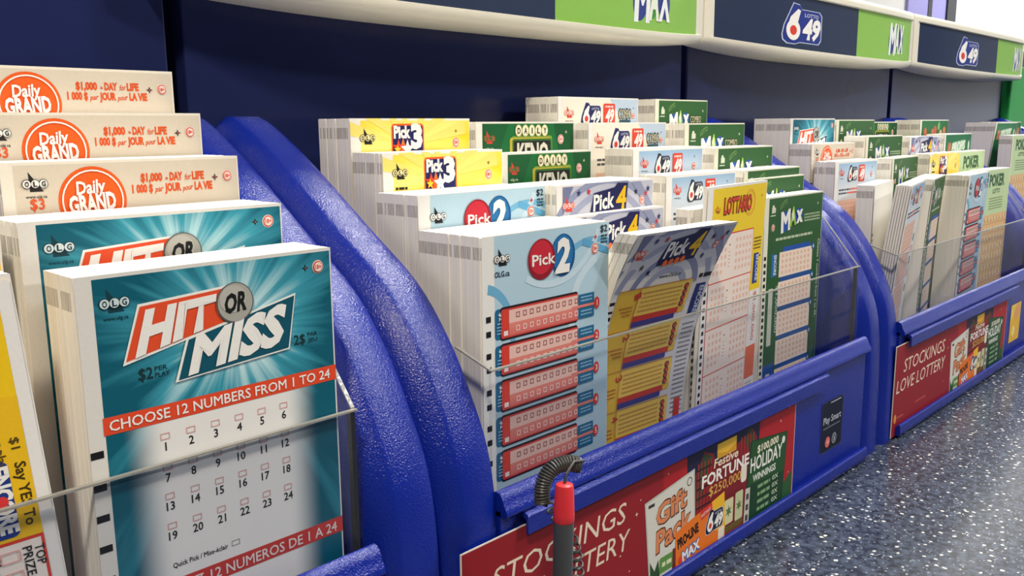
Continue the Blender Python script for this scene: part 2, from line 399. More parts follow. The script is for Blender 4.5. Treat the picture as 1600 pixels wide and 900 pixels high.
# ---- slip designs (all 77.4 mm wide, H mm tall)
SW, SH = 77.4, 149.0
def d_hit(full=True):
    p = Print(SW, SH); p.rect(0, 0, SW, SH, (232, 228, 220), 0)
    p.rect(4.4, 1.0, 76.9, SH, (60, 160, 180), 1, None, 1)
    olg(p, 9.6, 7.4, .86, (18, 60, 72), (214, 226, 226), (18, 60, 72), 'www.olg.ca')
    # HIT banner, OR ball, MISS banner
    p.poly([(15.6, 9.0), (43, 7.2), (41.5, 18.1), (10.4, 25.0)], WHITE, 3); p.poly([(16.1, 9.7), (42.5, 7.9), (41.1, 17.5), (11.3, 24.0)], (236, 82, 42), 4)
    def quad(tl, tr, bl, br):   # letters run between two slanting lines
        def f(u, v):
            a, b = u/10, v/10
            return tuple(tl[k]*(1-a)*(1-b)+tr[k]*a*(1-b)+bl[k]*(1-a)*b+br[k]*a*b for k in range(2))
        return f
    p.T = quad((17.0, 11.3), (38.4, 9.6), (13.6, 22.6), (37.2, 17.4)); p.text('HIT', 5, 10, 9.7, 10, WHITE, 6, .055); p.T = None
    p.poly([(28.3, 20.6), (63.8, 12.6), (60.8, 29.6), (24.2, 32.4)], WHITE, 5); p.poly([(28.9, 21.0), (63.3, 13.3), (60.4, 29.1), (25.2, 31.9)], (10, 84, 104), 6)
    p.T = quad((30.6, 20.9), (61.2, 15.2), (27.8, 30.6), (58.6, 26.6)); p.text('MISS', 5, 10, 9.8, 10, WHITE, 8, .05); p.T = None
    p.ell(43.6, 12.6, 5.9, 6.0, (96, 98, 96), 7); p.ell(43.6, 12.5, 5.5, 5.6, (176, 174, 164), 8); p.ell(42.9, 11.4, 4.2, 4.0, (190, 188, 178), 9)
    p.text('OR', 43.4, 15.0, 7.2, 5.2, BLACK, 10, .045, .2, 4)
    badge18(p, 72.4, 5.6, 1.75); diamond(p, 67.9, 5.5, 1.2, (24, 40, 48))
    p.text('$2', 16.3, 29.8, 4.0, 3.2, (22, 52, 58), 3, .02); p.text('PER', 20.6, 28.0, 3.6, 1.3, (22, 52, 58), 3); p.text('PLAY', 20.9, 29.8, 4.2, 1.3, (22, 52, 58), 3)
    p.text('2$', 64.6, 28.9, 4.0, 3.0, (22, 52, 58), 3, .02); p.text('PAR', 69.3, 27.1, 3.6, 1.3, (22, 52, 58), 3); p.text('JEU', 69.3, 28.9, 3.4, 1.3, (22, 52, 58), 3)
    if not full: return p
    p.rect(4.0, 37.9, 77.4, 42.8, (234, 78, 44), 3); p.text('CHOOSE 12 NUMBERS FROM 1 TO 24', 40.2, 41.8, 69.5, 2.9, WHITE, 4, .012)
    n = 1
    for r, vv in enumerate((49.8, 58.9, 67.4, 76.3)):
        for c in range(6):
            u = 20.2+c*7.5
            p.text(str(n), u, vv+1.35, None, 2.45, (30, 30, 34), 3, .014); n += 1
            p.outline_boxes([(u, vv-2.8)], 2.7, 1.9, .28, (224, 170, 166), 3)
    p.text('Quick Pick / Mise-\u00e9clair', 28.0, 86.3, 17, 1.5, BLACK, 3); p.outline_boxes([(39, 85.4)], 2.7, 1.7, .25, (170, 160, 160), 3)
    p.rect(4.0, 89.7, 77.4, 95.0, (206, 62, 56), 3); p.text('CHOISISSEZ 12 NUMEROS DE 1 A 24', 40.2, 94.0, 69.5, 3.2, (244, 226, 222), 4, .012)
    p.rect(4.4, 104, 76.9, SH, (14, 70, 96), 3)
    margin_marks(p, 1.8, [47.5, 56.6, 65.2, 73.9, 83, 92])
    return p
def d_grand(full=True):
    p = Print(SW, SH); OR = (240, 98, 30); p.rect(0, 0, SW, SH, (240, 232, 216), 0); p.rect(3.6, .9, 76.9, SH, (220, 208, 188), 1)
    olg(p, 9.3, 6.2, .8, (44, 42, 42), None, None, 'www.olg.ca')
    p.text('$3', 9.5, 14.0, 4.2, 3.2, (226, 92, 44), 3, .02); p.lines(5.5, 13.5, 15.6, .7, (226, 92, 44), 3)
    p.ell(26.2, 12.4, 10.6, 10.6, OR, 3, 40); p.ring(26.2, 12.4, 9.1, 9.6, WHITE, 4)
    p.text('Daily', 25.6, 10.0, 9.0, 3.9, WHITE, 5, .03, .1, 4); p.text('GRAND', 26.0, 15.6, 14.6, 5.2, WHITE, 5, .045, 0, 4)
    c = (226, 88, 34)
    p.text('$1,000', 45.6, 7.3, 7.4, 2.5, c, 3, .055); p.text('a', 50.8, 7.0, 1.0, 1.2, c, 3); p.text('DAY', 54.1, 7.3, 4.6, 2.5, c, 3, .055); p.text('for', 58.2, 7.3, 2.4, 1.9, c, 3, .02, .3, 8); p.text('LIFE', 62.0, 7.3, 4.4, 2.5, c, 3, .055)
    p.text('1 000 $', 42.3, 10.8, 7.0, 2.5, c, 3, .055); p.text('par', 47.9, 10.8, 2.8, 1.8, c, 3, .02, .3, 6); p.text('JOUR', 52.8, 10.8, 5.8, 2.5, c, 3, .055); p.text('pour', 58.0, 10.8, 3.6, 1.8, c, 3, .02, .3, 6); p.text('LA VIE', 63.8, 10.8, 6.6, 2.5, c, 3, .055)
    diamond(p, 68.2, 7.0, 1.3, (70, 66, 66)); badge18(p, 72.8, 6.7, 1.6)
    margin_marks(p, 1.6, [30, 39])
    return p
def d_pick2(full=True):
    p = Print(SW, SH); p.rect(0, 0, SW, SH, (240, 238, 232), 0); p.rect(6.6, .3, 77.2, SH, (186, 216, 230), 1, (172, 198, 214))
    p.ring(66, 26, 22, 25.4, (120, 182, 216), 2, 24, math.radians(200), math.radians(330), .8); p.ring(0, 42, 15, 18, (112, 178, 214), 2, 20, math.radians(-80), math.radians(20), 1.3)
    p.ring(78, 40, 24, 28, (206, 226, 236), 2, 20, math.radians(150), math.radians(250)); p.ring(40, -8, 30, 33, (204, 226, 238), 2, 24, math.radians(20), math.radians(120), 1)
    p.poly([(60, 6), (77.2, 12), (77.2, 15), (59, 9)], (96, 172, 214), 2)
    olg(p, 10.6, 9.2, .95, BLACK, None, None, None); p.text('OLG.ca', 10.6, 16.6, 8.2, 2.2, (28, 52, 66), 3, .02)
    p.ell(46.6, 12.0, 7.6, 9.2, (14, 84, 142), 3); p.ell(46.2, 11.2, 6.6, 8.0, (34, 116, 176), 4); p.ell(33.2, 12.2, 8.2, 8.6, (150, 22, 40), 5); p.ell(32.8, 11.4, 7.0, 7.2, (206, 40, 58), 6)
    p.text('Pick', 34.2, 14.6, 14.0, 4.6, WHITE, 7, .02); p.text('2', 45.6, 18.6, 9.0, 13.4, WHITE, 7, .05, .12)
    p.text('$2', 73.6, 4.4, 4.8, 3.0, (22, 50, 62), 3, .02)
    for k in range(3): p.lines(71.6, 76, 6.2+1.4*k, .8, (40, 70, 84), 3, k)
    diamond(p, 67.8, 6.3, 1.4, (206, 72, 66)); badge18(p, 67.4, 11.4, 2.2)
    if not full: return p
    RED = (214, 66, 60); PK = (240, 196, 184); TB = (30, 104, 148)
    for k in range(5):
        v = 29.6+15.0*k
        p.rrect(6.4, v, 12, v+12.6, 1.6, TB, 2); p.text('$2', 8.6, v+3.2, 3.4, 2.5, (214, 232, 240), 4, .02, 0, -90); p.lines(7.6, 10.8, v+6, .5, (170, 206, 224), 4, k)
        for j in range(3): p.lines(7.4, 10.8, v+7.4+1.3*j, .5, (150, 194, 216), 4, j+k)
        p.rrect(9.3, v-.5, 56.2, v+13.2, 1.4, (40, 22, 24), 3); p.rrect(9.6, v+.4, 56.2, v+12.4, 1.0, RED, 4)
        p.rect(10.6, v+1.2, 13.6, v+8.6, (224, 66, 48), 5); p.rect(14, v+1.2, 55.8, v+6.6, PK, 5); p.rect(14, v+6.6, 55.8, v+11.8, (230, 138, 124), 5, (222, 112, 104))
        p.rect(10.9, v+9.4, 13.3, v+11.4, (246, 226, 220), 6)
        for r in range(2): p.outline_boxes([(19+4.0*j, v+3.6+5.6*r) for j in range(10)], 2.1, 2.2, .35, (150, 92, 88) if r == 0 else (250, 226, 220), 6)
        p.rect(56.4, v+1.2, 67, v+5.6, TB, 5); p.rect(56.4, v+7.4, 67, v+12.0, TB, 5)
        p.rect(52, v+5.9, 68, v+7.1, (228, 130, 122), 5); p.ell(68.8, v+6.4, 1.9, 2.7, (214, 54, 52), 6, 16); p.text(str(k+1), 68.8, v+7.6, None, 2.6, WHITE, 7)
        for j in range(2):
            p.lines(58, 65.5, v+2.6+1.5*j, .6, (150, 196, 220), 6, j); p.lines(58, 65.5, v+8.8+1.5*j, .6, (150, 196, 220), 6, j+3)
    margin_marks(p, 3.0, [33, 39, 48, 53.6, 63, 69, 78, 84, 93], 2.6, 2.4)
    return p
def d_pick3(full=True):
    p = Print(SW, SH); p.rect(0, 0, SW, SH, (246, 242, 230), 0); p.rect(6, 1.0, 77, SH, (250, 210, 30), 1, None, 1)
    for k, a in enumerate((-162, -140, -118, -96, -62, -40, -16)):
        a = math.radians(a); p.poly([(35+12*math.cos(a-.10), 13+9*math.sin(a-.10)), (35+40*math.cos(a-.12), 13+30*math.sin(a-.12)), (35+40*math.cos(a+.10), 13+30*math.sin(a+.10)), (35+12*math.cos(a+.08), 13+9*math.sin(a+.08))], (253, 232, 120), 2)
    olg(p, 9.8, 8.6, .98, BLACK, (250, 236, 170), None, None)
    p.rrect(24.4, 2.5, 45.2, 22, 2, (240, 96, 36), 3); p.rrect(25.2, 3.4, 44.4, 22, 1.2, (28, 32, 92), 4)
    p.text('Pick', 31.0, 9.0, 10.6, 5.4, WHITE, 5, .05); p.text('3', 40.2, 13.6, 7.6, 10.6, WHITE, 6, .06)
    p.star(31.4, 14.2, 5.2, (244, 120, 40), 5); p.star(28.4, 13.6, 4.0, (240, 70, 40), 6); p.star(34, 14.4, 4.6, WHITE, 7); p.star(27.6, 14.6, 2.4, (250, 214, 40), 8)
    badge18(p, 67.2, 11.8, 2.1); diamond(p, 67.2, 6.2, 1.2, (150, 120, 40))
    p.lines(7, 14, 15.8, 1.1, BLACK, 3)
    p.rect(4.2, 24, 60, 60, (228, 110, 60), 2)
    return p
def d_pick4(full=True, grey=0):
    p = Print(SW, SH); p.rect(0, 0, SW, SH, (244, 240, 236), 0)
    A = (196, 198, 212); p.rect(4.4, 1.0, 77, 26, A, 1, (222, 220, 226)); p.rect(4.4, 26, 77, SH, (224, 222, 226), 1)
    for r, c in ((44, (150, 156, 186)), (36, (166, 172, 198)), (26, (140, 146, 180)), (17, (176, 180, 204))):
        p.ring(38, 34, r-2.6, r+1.6, c, 2, 30, math.radians(190), math.radians(350), .8)
    p.poly([(4.4, 1), (12, 1), (4.4, 14)], (120, 126, 160), 2); p.poly([(58, 1), (66, 1), (77, 14), (77, 20)], (150, 156, 186), 2)
    olg(p, 8.6, 9.8, .98, (226, 70, 56), (240, 210, 200), (226, 70, 56), None)
    DK = (26, 28, 84)
    p.poly([(24.6, 15), (27.6, 5.2), (44, 3.0), (46.5, .9), (55.2, 1.2), (53.4, 16.6), (25, 17.8)], DK, 4)
    p.text('Pick', 35.2, 13.4, 16.6, 7.8, WHITE, 6, .03, .12, 4); p.text('4', 48.9, 14.4, 8.4, 11.4, (246, 196, 30), 6, .03, .12)
    for k in range(4): p.ell(30.2+4.4*k, 16.8-.3*k, 1.9, 1.7, (240, 110, 50), 7, 14)
    for u, v, c in ((16, 4.4, (60, 62, 120)), (23.5, 4.2, (206, 60, 70)), (62, 6.2, (44, 46, 96)), (70.6, 7.6, (206, 60, 70)), (72.6, 5.2, (60, 62, 120)), (20.6, 20.6, (30, 32, 70)), (14, 17.4, (96, 90, 70)), (60, 16, (60, 62, 110))): p.star(u, v, 1.9, c, 4)
    badge18(p, 67.4, 10.9, 2.0)
    if not full: return p
    p.text('www.OLG.ca', 40, 24.8, 17, 1.9, (40, 40, 44), 3)
    Y = (232, 190, 66); RD = (206, 58, 48); BL = (66, 62, 140)
    for k in range(5):
        v = 28.4+21.4*k
        p.rrect(4.6, v, 62, v+17.8, 1.6, Y, 3); p.rrect(20.5, v+.4, 61.6, v+14.6, 1.2, (240, 204, 96), 4)
        p.rect(20.5, v+14.6, 56.4, v+17.6, RD, 5); p.rect(20.5, v+17.6, 54.6, v+20.4, BL, 5)
        p.rect(4.6, v+17.8, 20.5, v+21.4, Y, 3); p.text(str(k+1), 17.4, v+4.4, 3.2, 4.6, RD, 6, .02, 0, -78)
        p.rect(20.1, v, 20.5, v+21.4, (200, 120, 50), 6); p.rect(4.6, v-.3, 61.6, v, (190, 110, 60), 5)
        for j in range(3): p.lines(8+2*j, 18, v+9+2.0*j, .7, (196, 110, 50), 6, j+k)
        for j in range(5): p.lines(23, 54, v+3+2.3*j, .8, (206, 150, 70), 6, j+7*k)
        for j in range(4): p.ell(57.6, v+3.4+3.1*j, 1.9, 1.7, (90, 50, 80), 6, 14); p.ell(57.6, v+3.4+3.1*j, 1.3, 1.1, (216, 80, 50), 7, 12)
    p.rect(66.4, 32, 74.6, 50, (34, 50, 120), 3); p.text('ENCORE', 70.4, 41, 15, 3.6, (214, 220, 236), 4, .02, 0, -90); p.lines(66, 77, 27.5, 2.2, BLACK, 3)
    for j in range(20): p.lines(65, 75, 54+2.6*j, .7, (120, 118, 124), 3, j)
    p.rect(68, 96, 73, 116, (206, 62, 52), 4)
    margin_marks(p, 2.2, [34+3.8*k for k in range(5)]+[56+4*k for k in range(3)]+[78+4*k for k in range(12)], 3.6, 2.0)
    return p
def d_keno(full=True):
    p = Print(SW, SH); p.rect(0, 0, SW, SH, (244, 240, 228), 0); G = (22, 108, 54); p.rect(4.6, 1.0, 77, SH, G, 1)
    p.poly([(4.6, 1), (24, 1), (10, 30), (4.6, 30)], (20, 92, 48), 2); p.poly([(60, 1), (77, 1), (77, 30), (68, 30)], (18, 86, 44), 2); p.poly([(30, 1), (46, 1), (44, 30), (34, 30)], (30, 120, 62), 2)
    olg(p, 9.4, 8.4, .9, (220, 74, 56), (22, 108, 54), (226, 90, 66), None); p.text('olg.ca', 9.6, 14.4, 6, 1.3, (226, 226, 200), 3)
    p.rrect(26, 7.6, 58.6, 24, 1.6, (120, 168, 60), 3); p.rrect(24.6, 8.4, 57, 24, 1.4, (190, 176, 60), 4); p.rrect(26.6, 9.2, 58.0, 24, 1.2, (52, 112, 46), 5); p.rrect(27.6, 10.2, 57, 24, 1, (30, 34, 30), 6)
    for k, ch in enumerate('DAILY'):
        u = 31.4+5.2*k; p.ell(u, 4.8, 2.7, 3.3, (206, 196, 120), 6, 18); p.ell(u-.2, 4.7, 2.3, 2.9, (246, 240, 206), 7, 18); p.text(ch, u, 6.3, 2.4 if ch != 'I' else .8, 3.0, (36, 40, 34), 8, .03)
    p.text('KENO', 42.4, 22.4, 26, 10.8, (70, 74, 62), 7, .06); p.text('KENO', 42.4, 22.0, 25, 10.4, (222, 218, 200), 8, .04)
    badge18(p, 66.0, 9.8, 2.2); diamond(p, 70.6, 5.8, 1.1, (220, 226, 200))
    return p
def logo649(p, u, v, s, dark=(30, 34, 84), lotto=True, lv=4, halo=True):
    """6/49 badge centred on (u,v), about 20*s wide and 14*s tall"""
    o = [(-10.4, 4.6), (-9.6, 1), (-6.6, -5.2), (-5.4, -7.6), (-2.2, -7.2), (-1.2, -5.6), (8.6, -5.6), (10, -4.2), (10, 5.4), (8.6, 7), (-1.6, 7), (-4, 7.8), (-8, 7.8), (-10, 6.6)]
    if halo: p.poly([(u+a*1.09*s, v+b*1.10*s) for a, b in o], (206, 212, 232), lv-2); p.poly([(u+a*1.04*s, v+b*1.05*s) for a, b in o], dark, lv-1)
    p.poly([(u+a*s, v+b*s) for a, b in o], dark, lv)
    p.poly([(u+a*s, v+b*s) for a, b in ((-3.4, -6.0), (-1.9, -5.4), (-3.6, .4), (-9.0, 2.4), (-7.2, -2.4))], WHITE, lv+1)
    p.ell(u-5.6*s, v+2.8*s, 3.7*s, 4.2*s, WHITE, lv+2, 22); p.ell(u-5.6*s, v+2.9*s, 1.8*s, 2.0*s, (226, 62, 50), lv+3, 18)
    p.text('49', u+4.2*s, v+5.6*s, 10.2*s, 8.0*s, WHITE, lv+1, .05, .15)
    if lotto: p.text('LOTTO', u+4.4*s, v-3.2*s, 8.0*s, 1.5*s, (222, 226, 240), lv+1, .01)
def d_649(full=True, combo=False):
    p = Print(SW, SH); p.rect(0, 0, SW, SH, (250, 246, 240), 0)
    if combo:
        p.rect(3, .8, 77, SH, (250, 242, 224), 1); p.poly([(48, .8), (77, .8), (77, 17), (64, 17)], (196, 214, 230), 2)  # bluish upper right corner: the header's cast shadow put into the slip colour
        olg(p, 9.6, 9.2, .95, (226, 74, 52), (250, 232, 214), (226, 74, 52), 'www.olg.ca', (90, 70, 60))
        logo649(p, 30, 10.2, .88, (40, 42, 96)); U = 47.4
        p.text('COMBO', 63.2, 12.6, 13.4, 6.0, (40, 60, 64), 5, .06); p.text('COMBO', 63.2, 12.4, 12.6, 5.4, (226, 216, 180), 6, .0); p.rrect(57.6, 13.4, 69, 16, .8, (54, 92, 104), 5)
        badge18(p, 72.0, 11.0, 1.7); diamond(p, 72.2, 6.2, 1.1, (150, 160, 170))
        w = 5.2
    else:
        p.rect(6, 1.6, 76.6, 19, (160, 194, 224), 1, (226, 236, 242)); p.rect(6, 19, 76.6, SH, (228, 236, 240), 1)
        olg(p, 11.6, 8.2, .9, (226, 74, 56), (236, 200, 196), (226, 74, 56), 'www.olg.ca', (120, 110, 110))
        logo649(p, 30.5, 9.4, .82, (40, 44, 62), True, 4, False); U = 47.4; badge18(p, 66.5, 11.6, 2.0); diamond(p, 67.2, 6.0, 1.2, (130, 146, 164))
        w = 5.0
    p.rrect(U-w-.6, 3.6, U+w+.6, 16.4, 1.2, (228, 74, 52), 4); p.text('49', U, 14.6, 8.2, 7.6, WHITE, 5, .05, .15); p.lines(U-4, U+4, 5.4, 1.1, (250, 220, 206), 5)
    p.lines(8, 28, 21.4, 1.3, (80, 84, 96), 3, 2); p.lines(29, 46, 21.4, 1.3, (230, 96, 80), 3, 3); p.lines(47, 74, 21.4, 1.3, (80, 84, 96), 3, 4)
    p.lines(8, 22, 24, 1.3, (80, 84, 96), 3, 5); p.lines(23, 40, 24, 1.3, (230, 96, 80), 3, 6); p.lines(41, 74, 24, 1.3, (80, 84, 96), 3, 7)
    for b in range(5):
        v0 = 29+23*b; p.rect(7, v0, 60, v0+21, (246, 206, 184), 2); p.rect(7, v0+21, 60, v0+21.6, (220, 80, 60), 3)
        p.boxes([(11+5*j, v0+3+3.6*i) for i in range(5) for j in range(10)], 1.6, 1.6, (234, 164, 144), 3)
    p.boxes([(68, 44), (68, 84), (68, 62)], 5, 6, (60, 66, 96), 3); p.boxes([(68, 72), (68, 53)], 4, 6, (224, 96, 84), 3)
    return p
def d_lottario(full=True):
    p = Print(SW, SH); p.rect(0, 0, SW, SH, (246, 242, 236), 0); Y = (250, 214, 34); RD = (226, 70, 48); PK = (248, 222, 204)
    p.rect(6.6, 1.4, 76.8, 64, Y, 1); p.rect(6.6, 64, 76.8, SH, (246, 240, 232), 1)
    olg(p, 12.8, 12.4, .62, (214, 84, 40), Y, (214, 84, 40), None)
    for r in (7.2, 6.2): p.ring(54.2, 11.4, r, r+.35, (236, 140, 40), 2)
    p.text('LOTTARIO', 38.4, 15.4, 37, 8.2, (120, 24, 24), 4, .07); p.text('LOTTARIO', 38.2, 15.2, 36.4, 7.8, RD, 5, .035)
    p.text('$1', 30, 21.6, 3.4, 2.2, BLACK, 3); diamond(p, 70.6, 8.4, 1.1, (180, 150, 40))
    p.rect(6.2, 26.5, 62.4, SH, RD, 2); p.rect(6.8, 27.2, 61.8, SH, (250, 232, 218), 3)
    for b in range(6):
        v0 = 27.2+25.6*b; p.rect(6.8, v0+25, 61.8, v0+25.6, RD, 4)
        p.boxes([(12+4.6*j, v0+4+4.0*i) for i in range(4) for j in range(4)], 2.3, 2.2, (244, 196, 174), 4); p.boxes([(40+4.6*j, v0+4+4.0*i) for i in range(5) for j in range(5)], 2.3, 2.2, (244, 196, 174), 4)
        p.boxes([(12+4.6*j, v0+20+4.0*i) for i in range(1) for j in range(3)], 2.3, 2.2, (244, 196, 174), 4)
        p.lines(30.4, 31.6, v0+6, .9, (60, 60, 60), 4)
        for j in range(5): p.lines(30, 31.8, v0+10+2*j, .5, (190, 150, 140), 4, j)
    p.rect(65.2, 42, 72, 60, (30, 62, 150), 3); p.text('ENCORE', 68.6, 51, 15.5, 3.4, (236, 238, 246), 4, .02, 0, -90)
    p.lines(72.6, 75, 44, .9, BLACK, 3)
    for j in range(4): p.lines(64, 74, 33+2*j, .8, (120, 90, 20), 3, j)
    p.text('$1,000,000', 69, 80, 30, 3.6, (232, 120, 96), 4, .0, 0, -90)
    p.rect(63, 98, 76.4, 118, (236, 112, 74), 3)
    for j in range(14): p.lines(65, 74, 121+1.8*j, .6, (150, 140, 140), 3, j)
    margin_marks(p, 3.2, [44+4.3*k for k in range(24)], 2.6, 2.2)
    return p
def d_encore(full=True):
    """the same yellow slip as it hangs in the left column: only its right strip shows"""
    p = d_lottario()
    p.rect(38, 8, 73.6, 66, (250, 206, 28), 5); p.rect(38, 30, 73.6, 67, (246, 196, 32), 6); p.rect(73.6, 1.4, 76.8, SH, (246, 242, 236), 5)
    p.rrect(54.6, 46, 68.6, 66, 1.6, (34, 62, 142), 8); p.text('ENCORE', 64.4, 56, 17.6, 4.0, WHITE, 9, .05, 0, -90); p.text('ENCORE', 58.6, 56, 17.6, 4.0, (74, 100, 168), 9, .04, 0, -90)
    p.ell(65.8, 56.2, 1.5, 1.5, (226, 60, 60), 10, 14)
    p.text('Say YES To', 70.2, 55.5, 17, 2.5, (70, 54, 16), 8, .02, 0, -90)
    p.text('$1', 70.2, 42, 3.0, 2.0, (90, 70, 20), 8, .014, 0, -90); p.text('per play', 66.6, 42.8, 10, 2.1, (90, 70, 20), 8, .014, 0, -90)
    p.rect(38, 67.4, 73.6, SH, (250, 238, 228), 7); p.rect(38, 67.0, 73.6, 67.8, (226, 64, 50), 8); p.rect(72.9, 67.0, 73.6, SH, (226, 64, 50), 8)
    p.rect(58.6, 67.8, 59.2, SH, (226, 64, 50), 8)
    p.text('TOP', 71.0, 72.4, 5.6, 2.2, (40, 40, 40), 9, .01, 0, -90); p.text('PRIZE', 68.2, 73.4, 8.0, 2.2, (40, 40, 40), 9, .01, 0, -90)
    p.text('$1,000,000', 68.4, 96, 34, 4.4, (224, 70, 66), 9, .01, 0, -90)
    p.text('Play up to 10 times / Jouez jusqu', 60.8, 96, 52, 2.2, (40, 40, 40), 9, .01, 0, -90)
    p.outline_boxes([(65.2, 71+5.6*k) for k in range(5)]+[(65.2, 104+5.6*k) for k in range(7)]+[(55, 78+6.0*k) for k in range(11)], 4.6, 3.0, .28, (236, 170, 160), 9)
    return p
def d_blank(full=True):
    p = Print(SW, SH); p.rect(0, 0, SW, SH, (246, 243, 236), 0); margin_marks(p, 2.6, [36+4.2*k for k in range(26)], 2.6, 2.3); return p
def d_max(full=True, combo=False):
    p = Print(SW, SH); p.rect(0, 0, SW, SH, (238, 236, 212), 0); G = (44, 92, 44); p.rect(5.2, .9, 77, SH, G, 1); p.rect(5.2, .9, 77, 12, (52, 100, 50), 2, G)
    CR = (222, 226, 200)
    p.poly([(9.2, 5), (11.2, 4.8), (13.4, 9.6), (8.4, 9.8)], CR, 3); p.boxes([(10.8, 7.6)], 4.8, 2.2, CR, 4); p.lines(7, 13.4, 11.2, .7, CR, 3)
    p.text('LOTTO', 23.6, 6.4, 9.4, 3.0, (150, 190, 110), 4, .0, .2, 22)
    BL = (32, 84, 176); LG = (160, 206, 70)
    def M_(u0):
        p.ell(25.6, 16.0, 5.4, 6.6, BL, 3, 24, .3); p.ell(44.0, 13.2, 5.0, 4.6, BL, 3, 24)
        p.text('M', 26.6, 21.4, 12.2, 11.8, WHITE, 5, .05, .10, 8); p.text('A', 35.8, 18.6, 9.0, 10.8, LG, 6, .05, .1, 6); p.text('x', 44.2, 17.2, 8.8, 10.2, WHITE, 7, .06, .05, 4)
        p.poly([(33, 12), (35.4, 8.4), (37, 14), (35, 17)], (226, 236, 190), 7)
    M_(0)
    if combo:
        p.text('COMBO', 59, 15.6, 17, 5.0, (24, 40, 24), 5, .06); p.text('COMBO', 59, 15.4, 16.2, 4.6, (226, 220, 180), 6, .0)
    else:
        for j in range(3): p.lines(52, 74, 13.6+1.9*j, 1.1, (170, 190, 150), 3, j+3)
    diamond(p, 70.2, 7.4, 1.2, (236, 238, 220)); badge18(p, 10.8, 18.6, 1.9, (222, 110, 76), (246, 224, 206))
    if not full: return p
    p.lines(15, 64, 26.2, 1.6, (196, 208, 176), 3, 5)
    p.rect(24.6, 31.6, 62, 35, BL, 3); p.rect(10.6, 35, 17, 49, (38, 110, 168), 3); p.text('ENCORE', 13.8, 42, 12.4, 3.2, (236, 240, 246), 4, .02, 0, -90)
    p.text('Choose 7 numbers from 1 to 49.', 72.6, 57, 52, 2.8, (222, 228, 206), 4, .012, 0, -90)
    for b in range(6):
        v0 = 34.6+18.6*b; p.rect(20.6, v0, 65.4, v0+15.6, (248, 226, 206), 3); p.rect(22.6, v0+15.6, 64.6, v0+18.6, (36, 84, 150), 3)
        p.boxes([(25+5.0*j, v0+2.4+3.5*i) for i in range(4) for j in range(8)], 2.2, 1.9, (238, 190, 160), 4); p.ell(66, v0+.4, 2.0, 2.2, (40, 96, 170), 5, 14); p.ell(66, v0+.4, 1.0, 1.2, (196, 214, 232), 6, 10)
    p.rect(8.6, 56, 14, 92, (206, 210, 186), 3); p.text('$1,000,000', 17.8, 70, 30, 3.0, (196, 206, 180), 4, .02, 0, -90)
    p.rect(5.2, 104, 19, SH, (40, 84, 150), 3); p.rect(9, 110, 14, 146, (206, 206, 206), 4)
    margin_marks(p, 2.6, [36.5+4.2*k for k in range(26)], 2.6, 2.3)
    return p
def d_poker(full=True):
    p = Print(SW, SH); p.rect(0, 0, SW, SH, (244, 246, 226), 0); p.rect(4, 1, 77, 42, (206, 228, 172), 1); p.rect(4, 42, 77, SH, (240, 200, 142), 1)
    p.text('POKER', 38, 15.4, 46, 10.5, (58, 104, 60), 3, .05); p.text('LOTTO', 38, 22.4, 22, 4.0, (58, 104, 60), 3, .03)
    for j in range(5): p.lines(18, 60, 27+2.4*j, .9, (130, 160, 112), 3, j)
    if full: 
        for i in range(9): p.rect(4, 50+9*i, 77, 50.8+9*i, (228, 170, 110), 3)
        for i in range(8): p.rect(8+9*i, 42, 8.7+9*i, SH, (230, 176, 116), 2)
        p.boxes([(12.6+9*j, 46.4+9*i) for i in range(10) for j in range(7)], 3.4, 3.4, (250, 224, 184), 4)
    return p
def d_sport(full=True):
    """dark green slip with pale slanted art"""
    p = Print(SW, SH); p.rect(0, 0, SW, SH, (240, 242, 230), 0); p.rect(4, 1, 77, SH, (24, 112, 66), 1)
    p.poly([(20, 19), (26, 8), (56, 6), (60, 9), (54, 15), (34, 17)], (150, 190, 156), 2)
    p.text('PROPS', 40, 16.4, 38, 8.4, (214, 224, 206), 3, .05, .25, 4)
    for u in (12, 15): p.poly([(u, 8), (u+4, 9), (u+3, 18), (u-2, 18)], (206, 116, 80), 3)
    p.ell(70, 12, 2.4, 5, (206, 220, 196), 3, 16)
    p.poly([(20, 26), (60, 24), (54, 60), (16, 62)], (58, 140, 90), 2)
    return p
def d_field(full=True):
    """green slip with small orange and cream figures"""
    p = Print(SW, SH); p.rect(0, 0, SW, SH, (240, 240, 228), 0); p.rect(4, 1, 77, SH, (40, 112, 62), 1)
    for u, v, c in ((14, 13, (214, 110, 70)), (34, 14, (216, 118, 78)), (40, 11, (206, 96, 66)), (56, 15, (226, 196, 150)), (66, 12, (214, 130, 90))): p.ell(u, v, 4.2, 5.4, c, 3, 18)
    p.ell(50, 6, 3.4, 4.2, (120, 176, 110), 3, 16, .4)
    return p
# ------------------------------------------------------------------ setting
def struct(name, bm, m, **k): return tag(link(name, bm, m, **k), kind='structure')
bm = bmesh.new(); box(bm, -4, 6.1, -4, 1.4, -1.0, -.93); struct('floor', bm, M['tile'])
bm = bmesh.new(); box(bm, -4, 2.2, .405, .45, -.93, .330); struct('wall_back', bm, M['navy'])
bm = bmesh.new(); box(bm, 6, 6.1, -4, 1.4, -.93, 2.6); struct('wall_right', bm, M['grey_white'])
bm = bmesh.new(); box(bm, -4, 6.0, 1.3, 1.4, -.93, 2.6); struct('wall_rear', bm, M['grey_white'])
ct = empty('counter', (.6, .1, -.93), 'speckled dark grey countertop under the blue slip displays', 'counter')
bm = bmesh.new(); box(bm, -1.6, 1.7, -.32, .29, .892, .93, 0, .004)
link('countertop', bm, M['speckle'], ct)
bm = bmesh.new(); box(bm, -1.55, 1.65, -.26, .285, 0, .892); link('cabinet_base', bm, M['cabinet'], ct)
